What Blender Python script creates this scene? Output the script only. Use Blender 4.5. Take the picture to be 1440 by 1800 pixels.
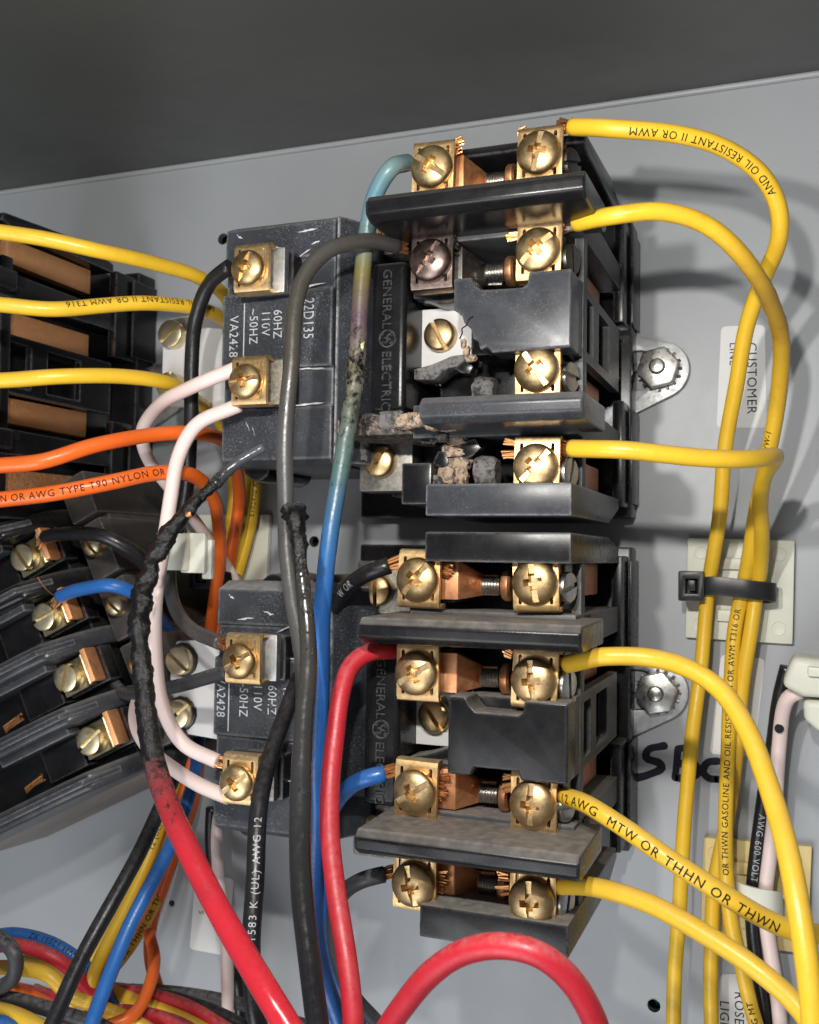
import bpy, bmesh, math, random
from mathutils import Vector, Matrix, noise
random.seed(7)
MM = 0.001
S = bpy.context.scene
COL = S.collection
for o in list(bpy.data.objects):
    bpy.data.objects.remove(o)

# ------------------------------------------------------------------ camera
# panel axes in millimetres: u to the right, v up, h out of the back panel towards the viewer
RC = ((0.9337727, -0.01513104, 0.35754665), (-0.00117691, 0.99897051, 0.04534911), (-0.35786473, -0.04276656, 0.93279358))
FPX = 1770.0
DCAM = 235.0
def wv(u, v, h):
    return Vector((u, -h, v))
def px(x, y, h):
    """point at height h above the panel seen at photo pixel x, y"""
    a = ((x - 720) / FPX, (y - 900) / FPX, 1.0)
    d = [RC[0][i] * a[0] + RC[1][i] * a[1] + RC[2][i] * a[2] for i in range(3)]
    t = (DCAM - h) / d[2]
    return wv(t * d[0], -t * d[1], h)
def uv(x, y, h):
    p = px(x, y, h)
    return p.x, p.z
cd = bpy.data.cameras.new('camera')
cam = bpy.data.objects.new('camera', cd)
COL.objects.link(cam)
right = Vector((RC[0][0], RC[0][2], -RC[0][1]))
up = -Vector((RC[1][0], RC[1][2], -RC[1][1]))
back = -Vector((RC[2][0], RC[2][2], -RC[2][1]))
M = Matrix((right, up, back)).transposed().to_4x4()
M.translation = wv(0, 0, DCAM) * MM
cam.matrix_world = M
cd.sensor_fit = 'HORIZONTAL'
cd.sensor_width = 36
cd.lens = FPX * 36 / 1440
cd.clip_start = 0.005
cd.clip_end = 10
cd.dof.use_dof = True
cd.dof.focus_distance = 0.180
cd.dof.aperture_fstop = 70
S.camera = cam

# ------------------------------------------------------------------ light: a pair of small lamps held near the lens
W = bpy.data.worlds.new('World')
S.world = W
W.use_nodes = True
W.node_tree.nodes['Background'].inputs[0].default_value = (0.88, 0.92, 1.0, 1)
W.node_tree.nodes['Background'].inputs[1].default_value = 0.15
for i, (lu, lv, lh, e) in enumerate(((-17, 46, 206, 0.66), (-50, 46, 206, 0.66))):
    ld = bpy.data.lights.new('torch_light', 'POINT')
    ld.energy = e
    ld.color = (1.0, 0.965, 0.91)
    ld.shadow_soft_size = 2.6 * MM
    lo = bpy.data.objects.new('torch_light', ld)
    lo.location = wv(lu, lv, lh) * MM
    COL.objects.link(lo)
# soft added fill lamp, out of view, lifting the lower panel from below the lens
ad = bpy.data.lights.new('fill_light', 'AREA')
ad.shape = 'DISK'
ad.size = 0.30
ad.energy = 1.1
ad.color = (0.94, 0.97, 1.0)
ao = bpy.data.objects.new('fill_light', ad)
ao.location = wv(-150, -260, 380) * MM
ao.rotation_euler = (wv(-80, -20, 0) - wv(-150, -260, 380)).to_track_quat('-Z', 'Y').to_euler()
COL.objects.link(ao)
S.view_settings.view_transform = 'Standard'
S.view_settings.look = 'None'
S.view_settings.exposure = 0.0
S.view_settings.gamma = 1.0
S.render.engine = 'CYCLES'

# ------------------------------------------------------------------ materials
def lin(c):
    return tuple(((x / 255) / 12.92 if x <= 10 else (((x / 255) + 0.055) / 1.055) ** 2.4) for x in c)
class Mat:
    def __init__(self, name):
        self.m = bpy.data.materials.new(name)
        self.m.use_nodes = True
        self.t = self.m.node_tree
        self.b = self.t.nodes['Principled BSDF']
    def n(self, kind, **kw):
        x = self.t.nodes.new(kind)
        for k, v in kw.items():
            setattr(x, k, v)
        return x
    def l(self, a, b):
        self.t.links.new(a, b)
    def coords(self):
        if not hasattr(self, '_c'):
            tc = self.n('ShaderNodeTexCoord')
            vm = self.n('ShaderNodeVectorMath', operation='SCALE')
            vm.inputs['Scale'].default_value = 1000
            self.l(tc.outputs['Object'], vm.inputs[0])
            self._c = vm.outputs[0]
        return self._c
    def noise(self, scale, detail=3, rough=0.55, vec=None):
        x = self.n('ShaderNodeTexNoise')
        x.inputs['Scale'].default_value = scale
        x.inputs['Detail'].default_value = detail
        x.inputs['Roughness'].default_value = rough
        self.l(vec or self.coords(), x.inputs['Vector'])
        return x.outputs['Fac']
    def ramp(self, fac, stops):
        x = self.n('ShaderNodeValToRGB')
        e = x.color_ramp.elements
        while len(e) < len(stops):
            e.new(0.5)
        for i, (p, c) in enumerate(stops):
            e[i].position = p
            e[i].color = (c, c, c, 1) if isinstance(c, (int, float)) else (*c, 1)
        self.l(fac, x.inputs[0])
        return x.outputs['Color']
    def mix(self, fac, a, b, mode='MIX'):
        x = self.n('ShaderNodeMix', data_type='RGBA', blend_type=mode)
        for s, v in ((0, fac), (6, a), (7, b)):
            if isinstance(v, (int, float)):
                x.inputs[s].default_value = v
            elif isinstance(v, tuple):
                x.inputs[s].default_value = (*v, 1)
            else:
                self.l(v, x.inputs[s])
        return x.outputs[2]
    def math(self, op, a, b=0.0, clamp=False):
        x = self.n('ShaderNodeMath', operation=op, use_clamp=clamp)
        for s, v in ((0, a), (1, b)):
            if isinstance(v, (int, float)):
                x.inputs[s].default_value = v
            else:
                self.l(v, x.inputs[s])
        return x.outputs[0]
    def bump(self, h, strength, dist=0.1):
        x = self.n('ShaderNodeBump')
        x.inputs['Strength'].default_value = strength
        x.inputs['Distance'].default_value = dist * MM
        self.l(h, x.inputs['Height'])
        self.l(x.outputs[0], self.b.inputs['Normal'])
    def set(self, sock, v):
        s = self.b.inputs[sock]
        if isinstance(v, (int, float)):
            s.default_value = v
        elif isinstance(v, tuple):
            s.default_value = (*v, 1)
        else:
            self.l(v, s)
        return self
    def edges(self, rad=0.45):
        g = self.n('ShaderNodeNewGeometry')
        bv = self.n('ShaderNodeBevel', samples=4)
        bv.inputs['Radius'].default_value = rad * MM
        dp = self.n('ShaderNodeVectorMath', operation='DOT_PRODUCT')
        self.l(bv.outputs[0], dp.inputs[0])
        self.l(g.outputs['Normal'], dp.inputs[1])
        return self.ramp(dp.outputs['Value'], [(0.86, 1.0), (0.985, 0.0)])
    def upness(self, lo=0.35, hi=0.9):
        g = self.n('ShaderNodeNewGeometry')
        sx = self.n('ShaderNodeSeparateXYZ')
        self.l(g.outputs['Normal'], sx.inputs[0])
        return self.ramp(sx.outputs['Z'], [(lo, 0.0), (hi, 1.0)])

def m_paint(name, base, rough=0.38, dirt=0.25):
    m = Mat(name)
    big = m.noise(0.03, 4)
    c = m.mix(m.ramp(big, [(0.35, 0.0), (0.7, dirt)]), base, tuple(x * 0.72 for x in base))
    sp = m.ramp(m.noise(0.45, 5, 0.7), [(0.70, 0.0), (0.76, 0.35)])
    c = m.mix(sp, c, tuple(x * 0.55 for x in base))
    m.set('Base Color', c)
    m.set('Roughness', m.ramp(m.noise(0.09, 5, 0.65), [(0.3, rough - 0.03), (0.75, rough + 0.05)]))
    m.bump(m.noise(1.6, 2), 0.10, 0.05)
    return m.m
def m_phenolic(name, base=(0.006, 0.006, 0.007), rough=0.36, dust=0.3, speck=0.25, edge=0.25, dustcol=(0.30, 0.275, 0.25), chalk=0.0):
    m = Mat(name)
    n1 = m.noise(0.22, 5, 0.65)
    n2 = m.noise(3.2, 3, 0.7)
    c = m.mix(m.ramp(n1, [(0.4, 0.0), (0.75, 1.0)]), base, tuple(x * 1.6 + 0.002 for x in base))
    c = m.mix(m.ramp(n2, [(0.66, 0.0), (0.76, speck)]), c, (0.22, 0.22, 0.23))
    e = m.math('MULTIPLY', m.edges(0.9), m.ramp(m.noise(0.7, 4, 0.7), [(0.34, edge * 0.15), (0.56, edge)]))
    c = m.mix(e, c, (0.42, 0.42, 0.43))
    if chalk:
        ck_ = m.math('MULTIPLY', m.ramp(m.noise(2.6, 6, 0.8), [(0.54, 0.0), (0.68, chalk)]), m.ramp(m.noise(0.10, 3), [(0.40, 0.1), (0.62, 1.0)]))
        c = m.mix(ck_, c, (0.36, 0.37, 0.39))
    d = m.math('MULTIPLY', m.upness(), m.ramp(m.noise(0.5, 5, 0.6), [(0.25, dust * 0.45), (0.7, dust)]))
    film = m.ramp(m.noise(0.12, 4), [(0.45, 0.0), (0.85, dust * 0.03)])
    c = m.mix(m.math('MAXIMUM', d, film), c, dustcol)
    m.set('Base Color', c)
    r = m.math('ADD', m.ramp(m.noise(0.5, 4), [(0.3, rough - 0.03), (0.8, rough + 0.05)]), m.math('MULTIPLY', d, 0.5), True)
    m.set('Roughness', r).set('Specular IOR Level', 0.28)
    m.bump(m.math('ADD', m.math('MULTIPLY', n2, 0.8), m.math('MULTIPLY', m.noise(0.25, 2), 0.5)), 0.13, 0.07)
    return m.m
def m_metal(name, base, dark, rough=0.28, tarn=0.5, dust=0.0, bump=0.12, sc=0.5):
    m = Mat(name)
    n1 = m.noise(sc, 5, 0.62)
    c = m.mix(m.ramp(n1, [(0.36, 0.0), (0.72, tarn)]), base, dark)
    oi = m.n('ShaderNodeObjectInfo')
    c = m.mix(m.ramp(oi.outputs['Random'], [(0.0, 0.0), (1.0, tarn * 0.75)]), c, dark)
    n2 = m.noise(4.5, 3, 0.7)
    c = m.mix(m.ramp(n2, [(0.60, 0.0), (0.75, 0.35)]), c, dark)
    met = 1.0
    if dust:
        d = m.math('MULTIPLY', m.upness(0.3, 0.95), m.ramp(m.noise(0.9, 5), [(0.3, dust * 0.4), (0.7, dust)]))
        c = m.mix(d, c, (0.33, 0.29, 0.24))
        met = m.math('SUBTRACT', 1.0, d, True)
    m.set('Base Color', c).set('Metallic', met)
    m.set('Roughness', m.ramp(m.noise(0.9, 5, 0.7), [(0.3, rough - 0.08), (0.75, rough + 0.17)]))
    m.bump(m.math('ADD', n2, m.noise(0.9, 3)), bump, 0.06)
    return m.m
def m_pvc(name, base, rough=0.3, dust=0.12, dirt=0.25, attr=False, char=False):
    m = Mat(name)
    b = base
    n1 = m.noise(0.13, 5, 0.65)
    dk = tuple(x * 0.62 for x in base)
    if attr:
        a = m.n('ShaderNodeAttribute', attribute_name='Col')
        b = a.outputs['Color']
        c = m.mix(m.ramp(n1, [(0.5, 0.0), (0.75, 0.3)]), b, (0.02, 0.018, 0.015))
        k = m.math('ADD', m.math('MULTIPLY', a.outputs['Alpha'], 1.1), m.math('MULTIPLY', m.math('SUBTRACT', m.noise(0.55, 6, 0.75), 0.5), 1.3))
        soot = m.ramp(k, [(0.45, 0.0), (0.62, 1.0)])
        c = m.mix(soot, c, m.mix(m.ramp(m.noise(1.4, 4, 0.7), [(0.55, 0.0), (0.8, 0.5)]), (0.004, 0.004, 0.005), (0.045, 0.042, 0.04)))
    else:
        c = m.mix(m.ramp(n1, [(0.4, 0.0), (0.8, dirt)]), b, dk)
    sp = m.ramp(m.noise(2.3, 4, 0.75), [(0.70, 0.0), (0.80, 0.35)])
    c = m.mix(sp, c, (0.05, 0.045, 0.04))
    d = m.math('MULTIPLY', m.upness(0.2, 1.0), m.ramp(m.noise(0.8, 5, 0.65), [(0.35, 0.0), (0.75, dust)]))
    c = m.mix(d, c, (0.5, 0.47, 0.43))
    m.set('Base Color', c)
    m.set('Roughness', m.ramp(m.noise(0.6, 4, 0.7), [(0.3, rough - 0.08), (0.75, rough + 0.2)]))
    m.set('Specular IOR Level', 0.5)
    if char:
        m.bump(m.math('MULTIPLY', soot, m.math('ADD', m.noise(1.2, 5, 0.7), m.math('MULTIPLY', m.noise(4.0, 4, 0.7), 0.5))), 0.6, 0.4)
    else:
        m.bump(m.math('ADD', m.noise(0.6, 3), m.math('MULTIPLY', m.noise(2.4, 3), 0.5)), 0.26, 0.12)
    return m.m
def m_flat(name, base, rough=0.5, var=0.25, sc=1.2, bump=0.05, metal=0.0):
    m = Mat(name)
    c = m.mix(m.ramp(m.noise(sc, 4, 0.65), [(0.4, 0.0), (0.75, var)]), base, tuple(x * 0.55 for x in base))
    m.set('Base Color', c).set('Roughness', rough).set('Metallic', metal).set('Specular IOR Level', 0.3)
    m.bump(m.noise(sc * 2, 3), bump, 0.1)
    return m.m

MT = {}
MT['panel'] = m_paint('grey_enamel', lin((162, 166, 170)), 0.42)
MT['wall'] = m_paint('dimmed_grey_enamel', lin((70, 72, 68)), 0.4, 0.0)  # wall's dim light painted in as a darker grey than the panel
MT['black'] = m_phenolic('black_phenolic', dust=0.3, rough=0.24, speck=0.15)
MT['black_dusty'] = m_phenolic('dusty_black_phenolic', dust=0.85, rough=0.27, speck=0.4)
MT['side'] = m_phenolic('side_sheen_phenolic', base=(0.035, 0.037, 0.040), rough=0.42, dust=0.3, speck=0.08, edge=0.3)  # black phenolic with the grazing sheen of side faces painted in as grey
MT['side_dusty'] = m_phenolic('dusty_side_sheen_phenolic', base=(0.038, 0.040, 0.043), rough=0.42, dust=0.7, speck=0.12, edge=0.3)  # same painted-in side sheen, under real dust
MT['sooty'] = m_phenolic('heat_hazed_phenolic', base=(0.030, 0.032, 0.038), rough=0.3, dust=0.35, speck=0.35, edge=0.5, chalk=0.35, dustcol=(0.4, 0.38, 0.36))
MT['coil'] = m_phenolic('coil_resin', base=(0.030, 0.033, 0.040), rough=0.42, dust=0.6, speck=0.45, edge=0.95, chalk=0.8, dustcol=(0.36, 0.36, 0.36))
MT['coil_dusty'] = m_phenolic('dusty_coil_resin', base=(0.030, 0.033, 0.040), rough=0.42, dust=0.9, speck=0.5, edge=0.95, chalk=0.8, dustcol=(0.36, 0.36, 0.36))
BR, BD = (0.90, 0.64, 0.33), (0.42, 0.25, 0.09)
MT['brass'] = m_metal('brass', BR, BD, 0.40, 0.45)
MT['brass_dusty'] = m_metal('dusty_brass', BR, BD, 0.42, 0.6, dust=0.65)
MT['brass_head'] = m_metal('brass_screw', (0.80, 0.59, 0.32), (0.30, 0.19, 0.08), 0.38, 0.7, bump=0.2)
MT['brass_pale'] = m_metal('pale_brass', (0.86, 0.75, 0.50), (0.42, 0.32, 0.17), 0.36, 0.4)
MT['brass_burnt'] = m_metal('heat_browned_brass', (0.30, 0.225, 0.195), (0.10, 0.07, 0.06), 0.33, 0.6)
MT['copper'] = m_metal('copper', (0.94, 0.50, 0.24), (0.50, 0.22, 0.09), 0.45, 0.45)
MT['copper_dusty'] = m_metal('dusty_copper', (0.90, 0.46, 0.24), (0.46, 0.20, 0.09), 0.46, 0.5, dust=0.45)
MT['copper_bar'] = m_metal('bright_copper', (1.0, 0.56, 0.28), (0.75, 0.36, 0.15), 0.6, 0.3, bump=0.05)
MT['copper_matt'] = m_metal('matt_copper', (0.66, 0.32, 0.21), (0.36, 0.15, 0.09), 0.45, 0.4, bump=0.05)
MT['strand'] = m_metal('copper_strand', (0.80, 0.42, 0.18), (0.40, 0.17, 0.06), 0.42, 0.4, sc=2)
MT['strand_black'] = m_flat('sooted_strand', (0.03, 0.028, 0.027), 0.45, metal=0.3)
MT['zinc'] = m_metal('zinc_plate', (0.55, 0.56, 0.56), (0.27, 0.27, 0.27), 0.48, 0.6, bump=0.25)
MT['steel'] = m_metal('steel', (0.60, 0.59, 0.56), (0.25, 0.23, 0.20), 0.3, 0.5)
MT['steel_dark'] = m_metal('blackened_steel', (0.17, 0.16, 0.15), (0.06, 0.055, 0.05), 0.4, 0.5)
MT['speckled'] = m_metal('speckled_frame_steel', (0.45, 0.43, 0.37), (0.12, 0.11, 0.10), 0.5, 0.8, bump=0.5, sc=1.4)
MT['plate'] = m_flat('white_plate', (0.62, 0.61, 0.60), 0.38, 0.2, 0.3, 0.06)
def m_char(name, base, dk, lo=0.42):
    m = Mat(name)
    n1 = m.noise(0.9, 5, 0.7)
    c = m.mix(m.ramp(n1, [(lo, 1.0), (lo + 0.12, 0.0)]), base, dk)
    c = m.mix(m.ramp(m.noise(0.35, 3), [(0.4, 0.0), (0.7, 0.5)]), c, tuple(x * 0.6 + 0.1 for x in base))
    m.set('Base Color', c).set('Roughness', 0.85)
    m.bump(n1, 0.8, 0.5)
    return m.m
MT['char'] = m_char('crumbled_char', (0.42, 0.30, 0.20), (0.05, 0.035, 0.03))
MT['charcrust'] = m_char('charred_crust', (0.26, 0.20, 0.15), (0.014, 0.012, 0.011), 0.50)
MT['ash'] = m_char('ash_grey_char', (0.16, 0.148, 0.14), (0.02, 0.02, 0.02))
MT['nylon'] = m_flat('ivory_nylon', lin((214, 214, 200)), 0.42, 0.12, 0.3, 0.05)
MT['nylon_old'] = m_flat('yellowed_nylon', lin((222, 200, 140)), 0.42, 0.2, 0.3, 0.08)
MT['tie'] = m_phenolic('black_nylon', base=(0.012, 0.012, 0.013), rough=0.33, dust=0.12, speck=0.05, edge=0.1)
MT['label'] = m_flat('label_paper', lin((222, 222, 220)), 0.5, 0.08, 0.3, 0.02)
MT['ink'] = m_flat('black_ink', (0.008, 0.008, 0.008), 0.7, 0.2)
MT['marker'] = m_flat('violet_black_marker', (0.010, 0.008, 0.020), 0.7, 0.5, 0.5)
MT['print'] = m_flat('pale_print', (0.45, 0.46, 0.47), 0.6, 0.6, 2.0)
MT['scuff'] = m_flat('chalky_scuff', (0.55, 0.56, 0.57), 0.8, 0.7, 2.2)
MT['dark'] = m_flat('dark_void', (0.006, 0.006, 0.006), 0.7)
def m_lamin():
    m = Mat('brown_laminate')
    mp = m.n('ShaderNodeMapping')
    mp.inputs['Scale'].default_value = (0.12, 1.6, 0.12)
    m.l(m.coords(), mp.inputs['Vector'])
    c = m.mix(m.ramp(m.noise(0.8, 4, 0.6, mp.outputs[0]), [(0.35, 0.0), (0.7, 1.0)]), (0.26, 0.225, 0.20), (0.15, 0.128, 0.115))
    m.set('Base Color', c).set('Roughness', 0.55)
    return m.m
MT['lamin'] = m_lamin()
MT['shelf'] = m_phenolic('brown_black_phenolic', base=(0.035, 0.031, 0.028), rough=0.4, dust=0.4, speck=0.1, edge=0.3)
YEL, ORA, RED = lin((228, 184, 48)), lin((232, 104, 34)), lin((188, 36, 50))
BLU, WHT, BLK, GRY = lin((40, 100, 172)), lin((228, 206, 200)), (0.010, 0.010, 0.012), (0.035, 0.035, 0.04)
MT['yellow'] = m_pvc('yellow_pvc', YEL, 0.33, 0.25, 0.38)
MT['orange'] = m_pvc('orange_pvc', ORA, 0.3, 0.12, 0.25)
MT['red'] = m_pvc('red_pvc', RED, 0.4, 0.35, 0.4)
MT['blue'] = m_pvc('blue_pvc', BLU, 0.3, 0.15, 0.25)
MT['white'] = m_pvc('pinkish_white_pvc', WHT, 0.4, 0.1, 0.15)
MT['wblack'] = m_pvc('black_pvc', BLK, 0.3, 0.12, 0.2)
MT['wgrey'] = m_pvc('dusty_black_pvc', GRY, 0.5, 0.5, 0.3)
MT['wvar'] = m_pvc('heat_marked_pvc', (0.1, 0.1, 0.1), 0.3, 0.08, 0.2, attr=True)
MT['wchar'] = m_pvc('charred_pvc', (0.1, 0.1, 0.1), 0.19, 0.04, 0.2, attr=True, char=True)

# ------------------------------------------------------------------ mesh helpers (all coordinates in millimetres, world axes via wv)
class MB:
    def __init__(self):
        self.v, self.f = [], []
    def add(self, vs, fs):
        b = len(self.v)
        self.v += [Vector(x) for x in vs]
        self.f += [[i + b for i in q] for q in fs]
        return self
    def prism(self, pts, axis, a, b):
        """polygon extruded from a to b. axis 'h': pts (u,v); 'u': pts (h,v); 'v': pts (u,h)"""
        def P(p, q):
            if axis == 'h':
                return wv(p[0], p[1], q)
            if axis == 'u':
                return wv(q, p[1], p[0])
            return wv(p[0], q, p[1])
        n = len(pts)
        vs = [P(p, a) for p in pts] + [P(p, b) for p in pts]
        fs = [list(range(n)), list(range(2 * n - 1, n - 1, -1))]
        fs += [[i, n + i, n + (i + 1) % n, (i + 1) % n] for i in range(n)]
        return self.add(vs, fs)
    def box(self, u0, u1, v0, v1, h0, h1):
        return self.prism([(u0, v0), (u1, v0), (u1, v1), (u0, v1)], 'h', h0, h1)
    def cyl(self, c, d, r, length, n=24, r2=None):
        c, d = Vector(c), Vector(d).normalized()
        x = d.orthogonal().normalized()
        y = d.cross(x)
        r2 = r if r2 is None else r2
        vs = [c + (x * math.cos(2 * math.pi * i / n) + y * math.sin(2 * math.pi * i / n)) * r for i in range(n)]
        vs += [c + d * length + (x * math.cos(2 * math.pi * i / n) + y * math.sin(2 * math.pi * i / n)) * r2 for i in range(n)]
        return self.add(vs, [list(range(n - 1, -1, -1)), list(range(n, 2 * n))] + [[i, (i + 1) % n, n + (i + 1) % n, n + i] for i in range(n)])
    def lathe(self, c, d, prof, n=28):
        c, d = Vector(c), Vector(d).normalized()
        x = d.orthogonal().normalized()
        y = d.cross(x)
        vs, fs = [], []
        for (r, z) in prof:
            for i in range(n):
                a = 2 * math.pi * i / n
                vs.append(c + d * z + (x * math.cos(a) + y * math.sin(a)) * r)
        for j in range(len(prof) - 1):
            for i in range(n):
                fs.append([j * n + i, j * n + (i + 1) % n, (j + 1) * n + (i + 1) % n, (j + 1) * n + i])
        fs.append(list(range(n - 1, -1, -1)))
        fs.append([(len(prof) - 1) * n + i for i in range(n)])
        return self.add(vs, fs)
    def mesh(self, name, mat, bevel=0.0, seg=2, smooth=True, origin=None, sub=0):
        me = bpy.data.meshes.new(name)
        bm = bmesh.new()
        o = Vector(origin) if origin is not None else Vector((0, 0, 0))
        bv = [bm.verts.new((p - o) * MM) for p in self.v]
        for q in self.f:
            try:
                bm.faces.new([bv[i] for i in q])
            except ValueError:
                pass
        bmesh.ops.recalc_face_normals(bm, faces=bm.faces)
        if bevel:
            es = [e for e in bm.edges if len(e.link_faces) == 2 and e.calc_face_angle(0) > 0.5]
            bmesh.ops.bevel(bm, geom=es, offset=bevel * MM, segments=seg, affect='EDGES', profile=0.6, clamp_overlap=True)
        bm.to_mesh(me)
        bm.free()
        me.materials.append(MT[mat] if isinstance(mat, str) else mat)
        if smooth:
            sharpen(me)
        return me
def sharpen(me, ang=0.7):
    for p in me.polygons:
        p.use_smooth = True
    try:
        me.set_sharp_from_angle(angle=ang)
    except Exception:
        pass
def link(name, me, parent=None, loc=None, label=None, cat=None, group=None, kind=None):
    o = bpy.data.objects.new(name, me)
    COL.objects.link(o)
    if parent is not None:
        o.parent = parent
    if loc is not None:
        o.location = loc
    for k, v in (('label', label), ('category', cat), ('group', group), ('kind', kind)):
        if v:
            o[k] = v
    return o
def thing(name, org, label, cat, group=None):
    return link(name, None, None, Vector(org) * MM, label, cat, group)
def part(name, mb, mat, parent, bevel=0.0, label=None, kind=None, seg=2):
    """mesh in world millimetres as a child of parent (or of a part of a thing)"""
    org = Vector((0, 0, 0))
    p = parent
    while p is not None:
        org += Vector(p.location)
        p = p.parent
    return link(name, mb.mesh(name, mat, bevel, seg, origin=org / MM), parent, None, label, None, None, kind)
def solo(name, mb, mat, label, cat, group=None, bevel=0.0, org=None):
    o = org if org is not None else sum(mb.v, Vector((0, 0, 0))) / len(mb.v)
    return link(name, mb.mesh(name, mat, bevel, origin=o), None, Vector(o) * MM, label, cat, group)
def boolean(mb, cutters, name, mat, bevel=0.0, seg=2):
    """mesh minus cutters, computed at millimetre scale then scaled"""
    def tmp(x):
        me = bpy.data.meshes.new('tmp')
        me.from_pydata([tuple(p) for p in x.v], [], x.f)
        bm = bmesh.new()
        bm.from_mesh(me)
        bmesh.ops.recalc_face_normals(bm, faces=bm.faces)
        bm.to_mesh(me)
        bm.free()
        o = bpy.data.objects.new('tmp', me)
        COL.objects.link(o)
        return o
    a = tmp(mb)
    bs = []
    for c in cutters:
        b = tmp(c)
        bs.append(b)
        md = a.modifiers.new('b', 'BOOLEAN')
        md.operation = 'DIFFERENCE'
        md.object = b
        md.solver = 'EXACT'
    dg = bpy.context.evaluated_depsgraph_get()
    dg.update()
    me = bpy.data.meshes.new_from_object(a.evaluated_get(dg))
    for o in [a] + bs:
        bpy.data.objects.remove(o)
    me.name = name
    bm = bmesh.new()
    bm.from_mesh(me)
    if bevel:
        es = [e for e in bm.edges if len(e.link_faces) == 2 and e.calc_face_angle(0) > 0.6]
        bmesh.ops.bevel(bm, geom=es, offset=bevel, segments=seg, affect='EDGES', profile=0.6, clamp_overlap=True)
    bmesh.ops.scale(bm, vec=(MM,) * 3, verts=bm.verts)
    bm.to_mesh(me)
    bm.free()
    me.materials.clear()
    me.materials.append(MT[mat])
    sharpen(me, 0.6)
    return me
OUT = Vector((0, -1, 0))

# ------------------------------------------------------------------ text
_tc = {}
def text_tris(txt, size, space=1.0):
    k = (txt, size, space)
    if k in _tc:
        return _tc[k]
    cu = bpy.data.curves.new('t', 'FONT')
    cu.body = txt
    cu.size = size
    cu.space_character = space
    cu.resolution_u = 3
    o = bpy.data.objects.new('t', cu)
    COL.objects.link(o)
    dg = bpy.context.evaluated_depsgraph_get()
    dg.update()
    me = bpy.data.meshes.new_from_object(o.evaluated_get(dg))
    bpy.data.objects.remove(o)
    bm = bmesh.new()
    bm.from_mesh(me)
    for k2 in range(1, 6):
        y = size * 0.75 * k2 / 6
        bmesh.ops.bisect_plane(bm, geom=bm.verts[:] + bm.edges[:] + bm.faces[:], plane_co=(0, y, 0), plane_no=(0, 1, 0))
    bmesh.ops.triangulate(bm, faces=bm.faces)
    bm.verts.index_update()
    vs = [(v.co.x, v.co.y) for v in bm.verts]
    fs = [[v.index for v in f.verts] for f in bm.faces]
    bm.free()
    _tc[k] = (vs, fs)
    return _tc[k]
def flat_text(mb, txt, size, org, xdir, ydir, nrm, lift=0.12, space=1.0, thick=0.0, keep=None):
    vs, fs = text_tris(txt, size, space)
    P = [Vector(org) + Vector(xdir) * x + Vector(ydir) * y + Vector(nrm) * (lift + thick) for x, y in vs]
    if keep is not None:
        fs = [f for f in fs if keep(sum((P[i] for i in f), Vector((0, 0, 0))) / 3)]
    mb.add(P, fs)
    if thick:
        cnt = {}
        for f in fs:
            for i in range(3):
                e = (f[i], f[(i + 1) % 3])
                k = tuple(sorted(e))
                cnt.setdefault(k, []).append(e)
        b = len(mb.v)
        mb.v += [p - Vector(nrm) * (thick + lift) for p in P]
        off = b - len(P)
        for k, es in cnt.items():
            if len(es) == 1:
                i, j = es[0]
                mb.f.append([off + i, b + i, b + j, off + j])

# ------------------------------------------------------------------ wires
CAMP = wv(0, 0, DCAM)
def spline(pts, step=0.9):
    n = len(pts)
    P = [2 * pts[0] - pts[1]] + pts + [2 * pts[-1] - pts[-2]]
    out, par = [], []
    for i in range(1, n):
        p0, p1, p2, p3 = P[i - 1], P[i], P[i + 1], P[i + 2]
        d1, d2, d3 = [max((b - a).length, 1e-4) ** 0.5 for a, b in ((p0, p1), (p1, p2), (p2, p3))]
        m1 = (p2 - p1) + d2 * ((p1 - p0) / d1 - (p2 - p0) / (d1 + d2))
        m2 = (p2 - p1) + d2 * ((p3 - p2) / d3 - (p3 - p1) / (d2 + d3))
        k = max(2, int((p2 - p1).length / step))
        for j in range(k):
            t = j / k
            t2, t3 = t * t, t * t * t
            out.append(p1 * (2 * t3 - 3 * t2 + 1) + m1 * (t3 - 2 * t2 + t) + p2 * (-2 * t3 + 3 * t2) + m2 * (t3 - t2))
            par.append(i - 1 + t)
    out.append(pts[-1])
    par.append(n - 1)
    return out, par
def interp(vals, t):
    i = min(int(t), len(vals) - 2)
    f = t - i
    a, b = vals[i], vals[i + 1]
    if isinstance(a, tuple):
        return tuple(x + (y - x) * f for x, y in zip(a, b))
    return a + (b - a) * f
class Wire:
    pass
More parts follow.
